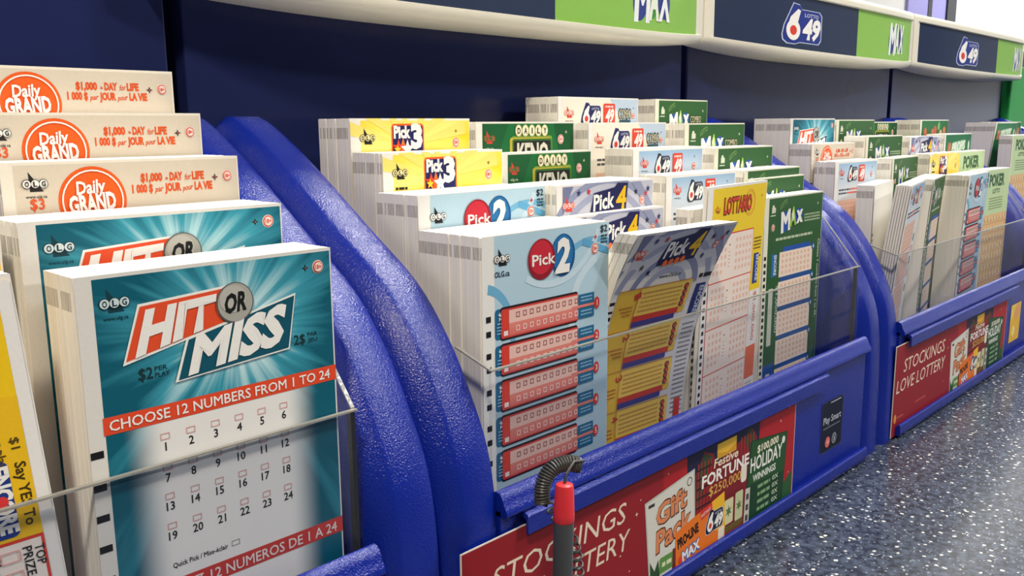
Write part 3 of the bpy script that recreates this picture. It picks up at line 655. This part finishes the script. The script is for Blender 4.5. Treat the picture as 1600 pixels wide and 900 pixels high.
# ------------------------------------------------------------------ display units
PROF = [(.2225, 0.0), (.2228, .02), (.2231, .045), (.2236, .0625), (.2249, .0825), (.2287, .1025), (.2377, .1225), (.2498, .1425), (.2679, .1625), (.2985, .1825), (.3290, .2025), (.3500, .2150), (.3663, .2235), (.3760, .2275), (.3805, .2280)]
def smooth_prof(P, n=4):
    out = []
    for i in range(len(P)-1):
        p0, p1, p2, p3 = P[max(i-1, 0)], P[i], P[i+1], P[min(i+2, len(P)-1)]
        for k in range(n):
            t = k/n; out.append(tuple(.5*((2*p1[j])+(-p0[j]+p2[j])*t+(2*p0[j]-5*p1[j]+4*p2[j]-p3[j])*t*t+(-p0[j]+3*p1[j]-3*p2[j]+p3[j])*t**3) for j in range(2)))
    out.append(P[-1]); return out
def wall_mesh(xa, xb):
    bm = bmesh.new(); P = smooth_prof(PROF); w = xb-xa
    cs = [(0, .0150), (.0015, .0100), (w*.18, .0050), (w*.36, .0006), (w*.42, 0), (w-.0035, 0), (w-.001, .001), (w, .0035)]
    rings = []
    for i, (y, z) in enumerate(P):
        a, b = P[max(i-1, 0)], P[min(i+1, len(P)-1)]; ty, tz = b[0]-a[0], b[1]-a[1]; L = math.hypot(ty, tz); ny, nz = -tz/L, ty/L
        if i == len(P)-1: ny, nz = 0, 1
        if i == 0: ny, nz = -1, 0
        rings.append([bm.verts.new((xa+x, y-ny*d, z-nz*d)) for x, d in cs])
    for r0, r1 in zip(rings, rings[1:]):
        for k in range(len(cs)-1): bm.faces.new((r0[k], r0[k+1], r1[k+1], r1[k]))
    for k in (0, -1):
        x = rings[0][k].co.x; vb = bm.verts.new((x, .3805, 0))
        bm.faces.new([r[k] for r in rings]+[vb])
    l, r = [f for f in bm.verts if abs(f.co.y-.3805) < 1e-6 and abs(f.co.z) < 1e-6]
    bm.faces.new([rings[0][k] for k in range(len(cs))]+[r, l]); bm.faces.new([rings[-1][k] for k in range(len(cs))]+[r, l])
    return bm
PITCH = .40; X0 = -.2035
unit_names = ['blue plastic slip display nearest the camera, holding the teal slips', 'blue plastic slip display in the middle, behind the pen', 'blue plastic slip display third along, with an unobstructed red sign', 'blue plastic slip display farthest along the counter']
UO = []
for i in range(4):
    x0 = X0+PITCH*i
    u = empty('display_unit', (x0+.2, .30, 0), unit_names[i], 'display stand', 'blue slip display units in a row'); UO.append(u)
    inv = Matrix.Translation(-Vector(u.location))
    def part(name, bm, m, smooth=False, inv=inv, u=u):
        bmesh.ops.transform(bm, matrix=inv, verts=bm.verts[:]); return link(name, bm, m, u, smooth)
    part('side_panel', wall_mesh(x0+.0005, x0+.0292), M['blue'], True)
    part('side_panel', wall_mesh(x0+.3700, x0+.3992), M['blue'], True)
    bm = bmesh.new(); box(bm, x0-.0065, x0+.3858, .3808, .392, 0.0, .330, 0, .001); part('back_panel', bm, M['navy'])
    bm = bmesh.new(); box(bm, x0+.0285, x0+.3705, .2232, .2262, 0.003, .0775); part('front_panel', bm, M['blue'])
    bm = bmesh.new(); prism_x(bm, [(.2232, .0025), (.2186, .0025), (.2180, .005), (.2182, .0098), (.2190, .0106), (.2203, .0106), (.2207, .0090), (.2232, .0085)], x0+.0285, x0+.3705); part('bottom_rim', bm, M['blue'])
    # ledge: rounded rail the slips stand behind
    pr = [(.2262, .0755), (.2205, .0755), (.2197, .0764), (.2196, .0776), (.2204, .0792), (.2214, .0806), (.2218, .0820), (.2226, .0838), (.2240, .0850), (.2256, .0853), (.2270, .0846), (.2278, .0832), (.2280, .0755)]
    bm = bmesh.new(); prism_x(bm, pr, x0+.0285, x0+.3705); part('ledge', bm, M['blue'], True)
    bm = bmesh.new(); prism_x(bm, [(.2222, .0757), (.2188, .0742), (.2183, .0736), (.2183, .0664), (.2189, .0660), (.2193, .0664), (.2195, .0722), (.2222, .0735)], x0+.0388, x0+.3055); part('sign_clip', bm, M['blue'], True)
    bm = bmesh.new(); box(bm, x0+.0290, x0+.3702, .2264, .3806, .018, .030); part('tray', bm, M['blue'])
    if i == 1:
        p = Print(30.6, 33); p.rrect(0, 0, 30.6, 33, 2, (66, 74, 92), 0); p.rrect(.5, .5, 30.1, 32.5, 1.8, (16, 22, 44), 1)
        p.text('Play Smart', 15.2, 14.4, 25, 4.4, (196, 200, 210), 2, .01); p.lines(3, 27, 17.4, .8, (120, 126, 144), 2)
        p.ell(10, 27, 3.4, 3.5, (222, 110, 104), 2, 24); p.star(10, 27, 2.2, (240, 170, 160), 3, 4, .5); p.ell(19.4, 26.6, 3.4, 3.5, (150, 158, 160), 2, 24); p.ell(19.4, 26.6, 2.6, 2.7, (90, 98, 104), 3, 24); p.text('i', 19.4, 28.2, .9, 3.0, (200, 206, 206), 4, .04)
        p.rect(12, 1.6, 27, 2.2, (196, 202, 214), 2)
        o = p.mesh('sticker', lambda a, b, h, x0=x0: (.5050+a-(x0+.2), .2230-h-.30, .0540-b), [M['ink']], u); tag(o, 'dark rectangular sticker with two small circles')
    if i == 2:
        p = Print(32, 36); p.rect(0, 0, 32, 36, (236, 186, 60), 0); p.poly([(0, 0), (18, 0), (0, 20)], (244, 208, 90), 1); p.ell(20, 8, 8, 7, (236, 168, 110), 1); p.ell(12, 26, 5, 5, (250, 226, 130), 1); p.star(14, 24, 2, WHITE, 2)
        o = p.mesh('sticker', lambda a, b, h, x0=x0: (.9010+a-(x0+.2), .2230-h-.30, .0548-b), [M['ink']], u); tag(o, 'gold sticker')
# clear guards
guard_where = ['in front of the teal slips nearest the camera', 'in front of the blue and grey slips above the pen', 'in front of the slips of the third display', 'in front of the farthest display']
for i in range(4):
    x0 = X0+PITCH*i; a, b = x0+.0310, x0+.3690
    g = empty('slip_guard', (x0+.2, .231, .030), 'clear acrylic guard '+guard_where[i], 'guard', 'clear acrylic slip guards')
    L = Vector(g.location)
    bm = bmesh.new(); box(bm, a, b, .2296, .2312, .030, .1311); bmesh.ops.transform(bm, matrix=Matrix.Translation(-L), verts=bm.verts[:]); link('front_plate', bm, M['acrylic'], g)
    bm = bmesh.new(); box(bm, a, b, .2296, .2312, .1311, .1317); bmesh.ops.transform(bm, matrix=Matrix.Translation(-L), verts=bm.verts[:]); tag(link('top_edge', bm, M['acrylic_edge'], g), 'pale cut top edge')
    for ky, xx in (((.2500, .1370), a), ((.262, .1680), b-.0014)):
        bm = bmesh.new(); prism_x(bm, [(.2313, .030), (.2313, .1313), ky, (.345, ky[1]), (.345, .030)], xx, xx+.0014); bmesh.ops.transform(bm, matrix=Matrix.Translation(-L), verts=bm.verts[:]); link('side_plate', bm, M['acrylic'], g)
        bm = bmesh.new(); prism_x(bm, [(.2313, .1313), (.2313, .1320), (ky[0], ky[1]+.0007), ky], xx, xx+.0014); bmesh.ops.transform(bm, matrix=Matrix.Translation(-L), verts=bm.verts[:]); link('side_edge', bm, M['acrylic_edge'], g)
    bm = bmesh.new(); box(bm, b-.0016, b, .2313, .2336, .030, .1311); bmesh.ops.transform(bm, matrix=Matrix.Translation(-L), verts=bm.verts[:]); tag(link('corner_edge', bm, M['dark_edge'], g), 'dark strip along the plate corner')
# ------------------------------------------------------------------ header signs
def hy(t): return .3630-.0220*(1-abs(2*t-1)**3.2)
def hz(t): return .2809-.0058*(1-abs(2*t-1)**3.2)
HH = .0560
h_label = ['curved header sign over the nearest display, its bottom corner at the top edge', 'curved header sign above the middle display, only its green end in view', 'curved navy and green header sign above the third display', 'curved navy and green header sign farthest along']
for i in range(1, 4):
    x0 = .582+.411*(i-2)+.001; wd = .409
    g = empty('header_sign', (x0+wd/2, .3805, .2809), h_label[i], 'sign', 'curved header signs above the displays')
    L = Vector(g.location); bm = bmesh.new(); rings = []; N = 72
    for k in range(N+1):
        t = k/N; y, z = hy(t), hz(t); rc = .0022 if .017 < t < .983 else 0.0
        cs = [(.3804, z), (y+.005, z), (y+.0018, z+.0010), (y+.0004, z+.0028), (y, z+.0050), (y, z+.0060), (y+rc, z+.0066), (y+rc, z+HH-.0086), (y, z+HH-.0080), (y, z+HH-.0050), (y+.0004, z+HH-.0028), (y+.0018, z+HH-.0010), (y+.005, z+HH), (.3804, z+HH)]
        rings.append([bm.verts.new(Vector((x0+wd*t, a, b))-L) for a, b in cs])
    n = len(rings[0])
    for r0, r1 in zip(rings, rings[1:]):
        for k in range(n): bm.faces.new((r0[k], r0[(k+1) % n], r1[(k+1) % n], r1[k]))
    bm.faces.new(rings[0]); bm.faces.new(list(reversed(rings[-1])))
    link('frame', bm, M['frame'], g, True)
    T0, T1 = .0175, .9825; pw = (T1-T0)*wd*1000; ph = (HH-.0152)*1000
    p = Print(pw, ph); p.rect(0, 0, pw*.545, ph, (36, 50, 80), 1); p.rect(pw*.545, 0, pw, ph, (142, 194, 84), 1)
    lc = pw*.285; p.T = lambda u, v: (lc+(u-lc)*1.5, v); logo649(p, lc, ph*.52, 1.9, (34, 54, 140), True, 4); p.T = None
    c = pw*.80
    p.ell(c-15, ph*.55, 9, 13, (46, 62, 140), 2, 24, .2); p.ell(c, ph*.5, 7, 13, (70, 150, 60), 2, 24); p.ell(c+15, ph*.52, 9, 12, (46, 62, 140), 2, 24, -.2)
    p.text('M', c-13.5, ph*.84, 19, 27, (244, 246, 246), 4, .05, .06); p.text('A', c+1.5, ph*.80, 13, 25, (238, 244, 226), 5, .05, .04); p.text('X', c+15.5, ph*.80, 16, 25, (244, 246, 246), 6, .05, .04)
    def pm(u_, v_, h, x0=x0, wd=wd, L=L):
        t = T0+(T1-T0)*u_*1000/pw
        return Vector((x0+wd*t, hy(t)+.0021-h, hz(t)+.0066+(HH-.0152)-v_))-L
    p.mesh('sign_panel', pm, [M['ink']], g, cutu=[pw*k/60000 for k in range(1, 60)])
# ------------------------------------------------------------------ slip stacks
def stack(label, design, xr, y, zt, w=.0774, th=.02, lean=0, pw_=2.0, tilt=0, name='slip_stack', zb=.030, full=True, sheets=None, mats=None, band=True, seed=None, group='stacks of printed lottery slips', yaw=0, loose=False):
    rr = random.Random(seed if seed is not None else hash(label) % 9999 if False else sum(map(ord, label)))
    h = zt-zb; g = empty(name, (xr-w/2, y, zb), label, 'slip stack', group)
    ct, st = math.cos(tilt), math.sin(tilt)
    g.rotation_euler = (0, 0, yaw)
    def bend(x, yy, z):
        q = max(0, z/h); yy -= lean*q**pw_
        if tilt: x = x+st*(z-h*.5)*1.0
        return (x, yy, z)
    zs = [0, h*.25, h*.5, h*.7, h*.85, h] if lean else [0, h]
    zband = [h-.0092, h-.0042]
    # the sheets behind the printed front slip
    bm = bmesh.new(); ns = sheets or max(3, int(th/.0011)); yy = .0004; step = (th-.0004)/ns; jit = .0003 if loose else .00006
    for k in range(ns):
        dx = rr.uniform(-jit, jit); dz = -abs(rr.gauss(0, jit)); s = step*(.80 if loose else 1.0)
        if rr.random() < .06: dx += .0006; dz -= .0004
        lv = sorted(set(zs[:-1]+([h+a-h for a in zband] if band else [])+[h+dz]))
        pv = None
        for z in lv:
            ring = [bm.verts.new(bend(a, b, z)) for a, b in ((-w/2+dx, yy), (w/2+dx-.0003, yy), (w/2+dx-.0003, yy+s), (-w/2+dx, yy+s))]
            if pv:
                zm = (z+zl)/2
                for j in range(4):
                    f = bm.faces.new((pv[j], pv[(j+1) % 4], ring[(j+1) % 4], ring[j]))
                    if band and j == 3 and zband[0]-1e-6 < zm < zband[1] and rr.random() < .9: f.material_index = 1
            else: bm.faces.new(list(reversed(ring)))
            pv = ring; zl = z
        bm.faces.new(pv); yy += step
    link('paper_block', bm, [M['paper'], M['marks']], g)
    p = design(full); p.su = w/.0774
    cv = [h*k/14 for k in range(1, 14)] if lean else None
    p.h = min(p.h, h*1000)
    def fm(u_, v_, hh): return bend(-w/2+u_, -.0002-hh, h-v_)
    o = p.mesh('front_slip', fm, [M['ink']]+(mats or []), g, cutv=cv)
    return g
A4 = .1593; B = [.3165, .3973, .478, .5588]; C = [b+.4 for b in B]; D = [b+.8 for b in B]
tl = [M['teal']]; sn = [M['sunny']]
# nearest display
stack('thick front stack of teal slips with the numbers 1 to 24 showing', d_hit, A4, .2323, .1856, th=.0223, mats=tl)
stack('stack of teal slips directly behind the teal stack showing the number grid', lambda f: d_hit(False), A4, .2595, .1980, .0806, .0235, mats=tl)
stack('lowest of three beige stacks with orange circles, directly behind the teal slips', d_grand, A4, .2860, .2131, .0756, .0222)
stack('middle one of three beige stacks with orange circles near the left edge', d_grand, A4, .3107, .2280, .0768, .018)
stack('rearmost and highest of three beige stacks with orange circles', d_grand, A4, .3305, .2437, .0774, .030)
stack('yellow slip stack with a dark blue box leaning at the left edge of the photo', d_encore, .0738, .2340, .1885, .0774, .007, tilt=-.07, band=False)
stack('slip stack behind the leaning yellow one at the left edge', d_lottario, .0750, .2620, .1960, .0774, .020)
# middle display, first column
stack('thick pale blue front stack above the pen, its five red panels showing', d_pick2, B[0], .2435, .1803, .0800, .0370)
stack('pale blue stack with red and blue balls, right behind the thick front one', lambda f: d_pick2(False), B[0], .2820, .1945, .0790, .0275)
stack('lower of two yellow sunburst stacks, directly behind the pale blue slips', d_pick3, B[0], .3103, .2113, .0745, .0215, mats=sn)
stack('upper of two yellow sunburst stacks, against the navy back panel', d_pick3, B[0], .3334, .2265, .0742, .0246, mats=sn)
# second column
stack('grey starred slip stack with yellow panels bending forward over the clear guard', d_pick4, B[1], .2565, .1748, .0774, .0120, lean=.031, pw_=3.0, yaw=-.06, band=True)
stack('grey starred slip stack just behind the bending one, mostly hidden', lambda f: d_pick4(False), B[1], .2690, .1800, .0774, .0065)
stack('grey starred slip stack one row up, in front of the green slips with white balls', lambda f: d_pick4(False), B[1], .2763, .1945, .0790, .0300)
stack('front one of two green stacks with white lettered balls', d_keno, B[1], .3190, .2090, .0722, .0124)
stack('rear one of two green stacks with white lettered balls', d_keno, B[1], .3318, .2248, .0780, .0260)
# third column
stack('yellow topped slip stack with red lettering and pink number panels', d_lottario, B[2], .2528, .1905, .0774, .0024, lean=.0046, pw_=1.3, band=False, yaw=.10)
stack('low white block of slips directly behind the yellow slip with red lettering', d_blank, B[2], .2562, .1785, .0774, .0105, yaw=.10)
stack('lower of two pale sky blue stacks behind the yellow slip with red lettering', d_649, B[2], .2730, .1955, .0730, .0180)
stack('upper of two pale sky blue stacks behind the yellow slip with red lettering', d_649, B[2], .2960, .2096, .0720, .0196)
stack('lower of two cream stacks with navy and red badges', lambda f: d_649(f, True), B[2], .3235, .2241, .0774, .0200)
stack('upper of two cream stacks with navy and red badges, topmost in its column', lambda f: d_649(f, True), B[2], .3451, .2393, .0790, .0257)
# fourth column
stack('tall dark green front slip stack beside the yellow slip with red lettering', d_max, B[3], .2547, .1794, .0772, .0120)
stack('thin dark green bundle right behind the tall dark green front stack', lambda f: d_max(False), B[3], .2685, .1898, .0700, .0030, band=False)
stack('dark green stack whose top edge just shows over the thin green bundle', lambda f: d_max(False), B[3], .2720, .1950, .0726, .0180)
stack('dark green stack in the third row of the middle display', lambda f: d_max(False), B[3], .2919, .2084, .0745, .0200)
stack('dark green stack in the fourth row of the middle display, second from the back', lambda f: d_max(False, True), B[3], .3136, .2234, .0745, .0270)
stack('rearmost dark green stack of the middle display, topmost in the last column', lambda f: d_max(False, True), B[3], .3435, .2393, .0640, .0265)
# third display
stack('teal slip stack at the back left of the third display', lambda f: d_hit(False), C[0], .3200, .2266, th=.0300, mats=tl)
stack('beige stack with an orange circle in the third display', d_grand, C[0], .3020, .2076, .0774, .0176)
stack('pale sky blue stack behind the fanned sheets in the third display', d_649, C[0], .2830, .1947, .0774, .0160)
stack('upright white sided block of slips behind the fanned sheets', d_blank, C[0], .2612, .1785, .0774, .0120, yaw=.2)
stack('fanned pale blue sheets leaning forward in the front row of the third display', d_649, C[0], .2490, .1795, .0774, .0110, lean=.0125, pw_=1.6, sheets=6, band=False, yaw=.22, loose=True)
stack('dark green stack right of the teal one at the back of the third display', lambda f: d_max(False), C[1], .3200, .2256, .0774, .020)
stack('dark green stack beside the beige slips in the third display', lambda f: d_max(False), C[1], .2947, .2122, .0774, .018)
stack('dark green stack beside the pale sky blue slips in the third display', lambda f: d_max(False), C[1], .2765, .1950, .0774, .012, yaw=.10)
stack('dark green stack in the front row of the third display, its cream edges showing', d_max, C[1], .2545, .1795, .0774, .0162, lean=.006, yaw=.21)
stack('narrow green stack with a pale box at the back of the third display', d_keno, C[2], .3302, .2238, .0774, .022)
stack('lilac grey starred stack in the third display', lambda f: d_pick4(False), C[2], .2896, .2106, .0774, .020)
stack('yellow stack in the third display', d_pick3, C[2], .2718, .1962, .0774, .016, mats=sn)
stack('pale blue stack with red panels in the third display', d_pick2, C[2], .2462, .1789, .0774, .0190, lean=.004, yaw=.08)
stack('green stack with orange figures at the back of the third display', d_field, C[3], .3101, .2254, .0774, .024)
stack('dark green slanted slips in the third display', d_sport, C[3], .2875, .2121, .0774, .016)
stack('light green stack beside the yellow one in the third display', d_poker, C[3], .2740, .1959, .0774, .012)
stack('light green and tan front stack beside the red panelled slips of the third display', d_poker, C[3], .2500, .1795, .0774, .014)
# farthest display
stack('dark green slips tipped forward at the left of the farthest display', d_sport, D[0], .3000, .2223, .0774, .030, lean=.012)
stack('light green and tan stack at the right edge of the photo', d_poker, D[0], .2716, .2090, .0774, .0125)
stack('green stack with orange figures in the farthest display', d_field, D[1], .3050, .2230, .0774, .022)
# ------------------------------------------------------------------ holiday signs
def d_stock():
    p = Print(264, 67); p.rect(0, 0, 264, 67, (236, 224, 216), 0); p.rect(.5, .5, 263.5, 67, (150, 30, 38), 1); p.rect(130, .5, 263.5, 67, (176, 32, 38), 2)
    CRM = (240, 220, 196)
    def T(z): return 67-z
    def sk(u, v): return (u+.16*(40-v), v)
    p.T = sk; p.text('STOCKINGS', 55, T(45.4), 84, 9.6, CRM, 4, .0); p.text('LOVE LOTTERY', 53, T(31.6), 98, 9.6, CRM, 4, .0); p.T = None
    p.lines(44, 66, T(17), 1.2, (206, 90, 84), 3, 4); p.lines(10, 22, T(13), 1.2, (206, 90, 84), 3, 5); p.ell(6, T(13), 2.4, 3.4, (216, 150, 60), 3, 14)
    for u, z, r in ((109, 46, 1.3), (97, 30, .8), (112, 52, .7), (246, 56, 1.1), (256, 62, .9), (253, 40, 1.0), (104, 20, .7), (134, 58, .8), (92, 50, .7), (240, 62, .7), (99, 38, .5), (258, 22, .8)): p.star(u, T(z), r, (246, 220, 210), 3, 4, .3)
    # green pine at the right
    p.poly([(244, 67), (250, T(16)), (262, T(22)), (263, 67)], (44, 92, 48), 3)
    # FESTIVE FORTUNE card
    p.poly([(150, T(63)), (222, T(63)), (219, T(8)), (153, T(8))], (30, 32, 66), 4); p.poly([(158, T(50)), (166, T(60)), (174, T(57)), (178, T(50)), (214, T(60)), (219, T(54)), (214, T(8)), (158, T(8))], (128, 28, 34), 5)
    p.poly([(159, T(50)), (166, T(59)), (173, T(56)), (168, T(44)), (160, T(30))], (50, 70, 44), 6); p.poly([(203, T(56)), (212, T(61)), (218, T(54)), (212, T(48))], (58, 66, 40), 6)
    for k in range(5):
        p.rect(160+3*k, T(55), 161+3*k, T(26), (170, 40, 40), 7); p.rect(202+3.2*k, T(58), 203+3.2*k, T(46), (170, 40, 40), 7)
        p.rect(159, T(52-5*k), 173, T(51-5*k), (40, 30, 36), 8)
    p.rect(178, T(60.5), 197, T(52.5), (236, 188, 60), 8); p.poly([(178, T(56)), (188, T(54)), (197, T(57)), (197, T(52.5)), (178, T(52.5))], (214, 156, 40), 9)
    p.text('Festive', 187, T(48.6), 24, 4.6, (246, 226, 196), 10, .02, .15); p.text('FORTUNE', 187.5, T(41.0), 47, 6.2, (250, 244, 236), 10, .03)
    p.text('$250,000', 187, T(34.6), 32, 5.0, (226, 176, 84), 10, .01)
    p.rect(186, T(30), 206, T(8), (120, 24, 30), 6)
    p.rrect(187, T(27), 196, T(13), 1, (220, 214, 170), 7); p.rrect(198, T(28), 206, T(12), 1, (200, 206, 160), 7); p.star(191.4, T(20), 3.6, (90, 120, 70), 8, 6, .4); p.star(202, T(20), 3.4, (90, 120, 70), 8, 6, .4)
    p.rrect(203, T(42), 209, T(32), 2, (236, 230, 214), 8); p.rect(187, T(12), 206, T(8), (110, 90, 40), 8)
    # HOLIDAY WINNINGS card
    p.poly([(212, T(53)), (255, T(48)), (251, T(5)), (207, T(5))], (26, 66, 40), 8); p.poly([(214, T(52)), (254, T(47.4)), (252, T(25)), (211, T(28))], (40, 84, 44), 9)
    p.text('$100,000', 232, T(44.2), 24, 4.0, (240, 232, 206), 10, .03); p.text('HOLIDAY', 231, T(34.8), 36, 8.0, (246, 244, 236), 10, .02); p.text('WINNINGS', 229, T(28.6), 26, 3.8, (230, 234, 224), 10, .03)
    p.ell(250, T(44), 1.9, 2.2, (240, 236, 226), 10, 14)
    for k in range(4): p.lines(222, 236, T(24-4.4*k), 2.0, (130, 170, 120), 10, k); p.text('0X', 242, T(23-4.4*k), 7, 2.6, (206, 220, 190), 10)
    p.poly([(208.5, T(27)), (213.5, T(26.6)), (213, T(5)), (207.5, T(5))], (206, 204, 190), 10); p.boxes([(210.8, T(22)), (210.6, T(16)), (210.4, T(10))], 2.6, 3.4, (70, 74, 70), 11)
    # GIFT PACK card
    p.poly([(115, T(49)), (157, T(54)), (160, T(5)), (120, T(5))], (196, 196, 186), 8); p.poly([(116, T(48)), (156, T(53)), (159, T(5)), (121, T(5))], (222, 220, 208), 9)
    BR = (92, 46, 26); OR = (226, 140, 92)
    p.text('Gift', 137.6, T(35.4), 27, 10.4, BR, 10, .06, .14, 7); p.text('Gift', 137.2, T(35.8), 26, 9.8, OR, 11, .03, .14, 7)
    p.text('Pack', 140, T(22.6), 31, 10.8, BR, 10, .06, .14, 8); p.text('Pack', 139.6, T(23.0), 30, 10.2, OR, 11, .03, .14, 8)
    p.rect(118, T(47), 123, T(45.4), (60, 56, 52), 10); p.ring(152.6, T(48.6), 1.8, 2.3, (70, 70, 66), 10, 16)
    p.poly([(121, T(5)), (120, T(18)), (124, T(12)), (127, T(17)), (129, T(5))], (50, 84, 44), 10); p.rrect(128, T(17), 140, T(9), 1, (96, 150, 70), 11); p.lines(130, 138, T(13), 2.2, (226, 232, 190), 12); p.rect(139, T(18), 144, T(5), (120, 40, 40), 11)
    # PRO-LINE ticket
    p.poly([(141, T(25.6)), (186, T(33)), (188, T(5)), (142, T(5))], (240, 122, 32), 12); p.poly([(174, T(30.9)), (186, T(33)), (188, T(12)), (178, T(14))], (246, 190, 40), 13)
    p.poly([(163, T(29)), (174, T(31.2)), (174, T(26.4)), (164, T(24.2))], (214, 50, 50), 14); p.text('INSTANT', 168.6, T(26.4), 9, 1.8, (250, 220, 200), 15, .02, 0, 11)
    p.text('PRO\u2022LINE', 152.8, T(17.8), 19, 5.0, BLACK, 14, .05, 0, 10)
    logo649(p, 177.0, T(20.6), .78, (30, 34, 60), True, 15, True)
    p.text('MAX', 155.6, T(8.8), 17, 5.6, (40, 96, 190), 14, .09, 0, 8); p.text('MAX', 155.6, T(9.2), 16, 5.0, (246, 246, 240), 15, .04, 0, 8)
    p.rrect(181, T(14), 187, T(6), .8, (240, 228, 206), 14); p.ell(146, T(10), 2, 2, (236, 70, 50), 14, 12)
    return p
sign_lab = ['dark red holiday sign behind the pen on the middle display', 'dark red holiday sign on the third display, unobstructed']
for (x_, lab) in ((.2025, sign_lab[0]), (.6170, sign_lab[1])):
    g = empty('holiday_sign', (x_+.132, .2219, .002), lab, 'sign', 'red holiday sign inserts')
    bm = bmesh.new(); box(bm, -.132, .132, -.0002, .0002, 0, .067); link('card', bm, M['frame'], g)
    p = d_stock(); p.mesh('printed_face', lambda a, b, h: (-.132+a, -.00026-h*.35, .067-b), [M['ink']], g)
# ------------------------------------------------------------------ pen on a coiled cord
px, py = .2236, .1900
ax = Vector((.030, 0, 1)).normalized()
pen = empty('pen', (px-.0030, py, 0), 'charcoal pen with a red end standing on the counter before the red sign', 'pen')
Lp = Vector(pen.location)
def ploc(z): return Vector((ax.x*z, 0, z))
bm = bmesh.new(); lathe(bm, [(.0115, 0), (.0120, .002), (.0110, .007), (.0060, .012), (.0046, .022), (.0038, .023)], (0, 0, 0), 32, Vector((0, 0, 1))); link('pen_holder', bm, M['pen_grey'], pen, True)
bm = bmesh.new(); lathe(bm, [(.0030, .0), (.0036, .002), (.00362, .0650), (.0034, .0655)], ploc(.020), 28, ax); link('barrel', bm, M['pen_grey'], pen, True)
bm = bmesh.new(); lathe(bm, [(.0036, 0), (.00385, .0004), (.00375, .003), (.00330, .0125), (.00300, .0136), (.0022, .0140)], ploc(.0852), 28, ax); tag(link('end_cap', bm, M['pen_red'], pen, True), 'red end cap')
def helix(path, turns, r0, r1, n=14):
    pts = [Vector(q) for q in path]; sl = [0]
    for a, b in zip(pts, pts[1:]): sl.append(sl[-1]+(b-a).length)
    out = []; N = int(turns*n); up = Vector((0, 1, .1))
    def at(s):
        for k in range(len(pts)-1):
            if s <= sl[k+1] or k == len(pts)-2:
                t = (s-sl[k])/(sl[k+1]-sl[k]); p0, p1, p2, p3 = pts[max(k-1, 0)], pts[k], pts[k+1], pts[min(k+2, len(pts)-1)]
                return .5*((2*p1)+(-p0+p2)*t+(2*p0-5*p1+4*p2-p3)*t*t+(-p0+3*p1-3*p2+p3)*t**3)
    for k in range(N+1):
        s = sl[-1]*k/N; c = at(s); d = (at(min(s+1e-4, sl[-1]))-at(max(s-1e-4, 0))).normalized()
        a = up-d*up.dot(d); a.normalize(); b = d.cross(a); an = 2*math.pi*k/n; r = r0+(r1-r0)*k/N
        out.append(c+(a*math.cos(an)+b*math.sin(an))*r)
    return out
top = ploc(.0990)
def wp(x, y, z): return Vector((x, y, z))-Lp
h1 = helix([wp(.2352, .1930, .1018), wp(.2310, .1955, .1030), wp(.2262, .1975, .1022), wp(.2228, .1985, .0988), wp(.2212, .1985, .0945), wp(.2208, .1980, .0905)], 25, .0026, .0025)
h2 = helix([wp(.2230, .1965, .0890), wp(.2262, .1965, .0840), wp(.2300, .1950, .0790), wp(.2325, .1930, .0720), wp(.2338, .1925, .0640), wp(.2345, .1920, .0540), wp(.2350, .1915, .0420), wp(.2352, .1915, .0250), wp(.2330, .1905, .0105)], 24, .0017, .0025)
lead = [top, top+Vector((.0012, .0004, .003)), wp(.2312, .1920, .1045), wp(.2345, .1905, .1042)]
bm = bmesh.new(); tube(bm, lead+h1, .00052, 7); tube(bm, h1[-2:]+[wp(.2215, .1962, .0895)]+h2, .00048, 7); link('coiled_cord', bm, M['cord'], pen, True)
# ------------------------------------------------------------------ beyond the displays
g = empty('green_board', (1.62, .3790, 0), 'plain green board standing past the farthest display', 'board')
bm = bmesh.new(); box(bm, -.22, .22, -.006, .006, .004, .30, 0, .002); link('panel', bm, M['green_board'], g)
bm = bmesh.new(); box(bm, -.22, .22, -.03, .012, 0, .006, 0, .001); link('foot', bm, M['dark_post'], g)

g = empty('wall_poster', (3.72, 1.2985, .56), 'lavender poster with a dark edge on the white wall beyond the signs', 'poster')
bm = bmesh.new(); box(bm, -.26, .14, -.008, 0, 0, .9); link('sheet', bm, M['lavender'], g)
bm = bmesh.new(); box(bm, .14, .24, -.014, 0, -.01, .91); box(bm, -.06, -.02, -.010, -.008, 0, .9); link('edge_strip', bm, M['dark_post'], g)
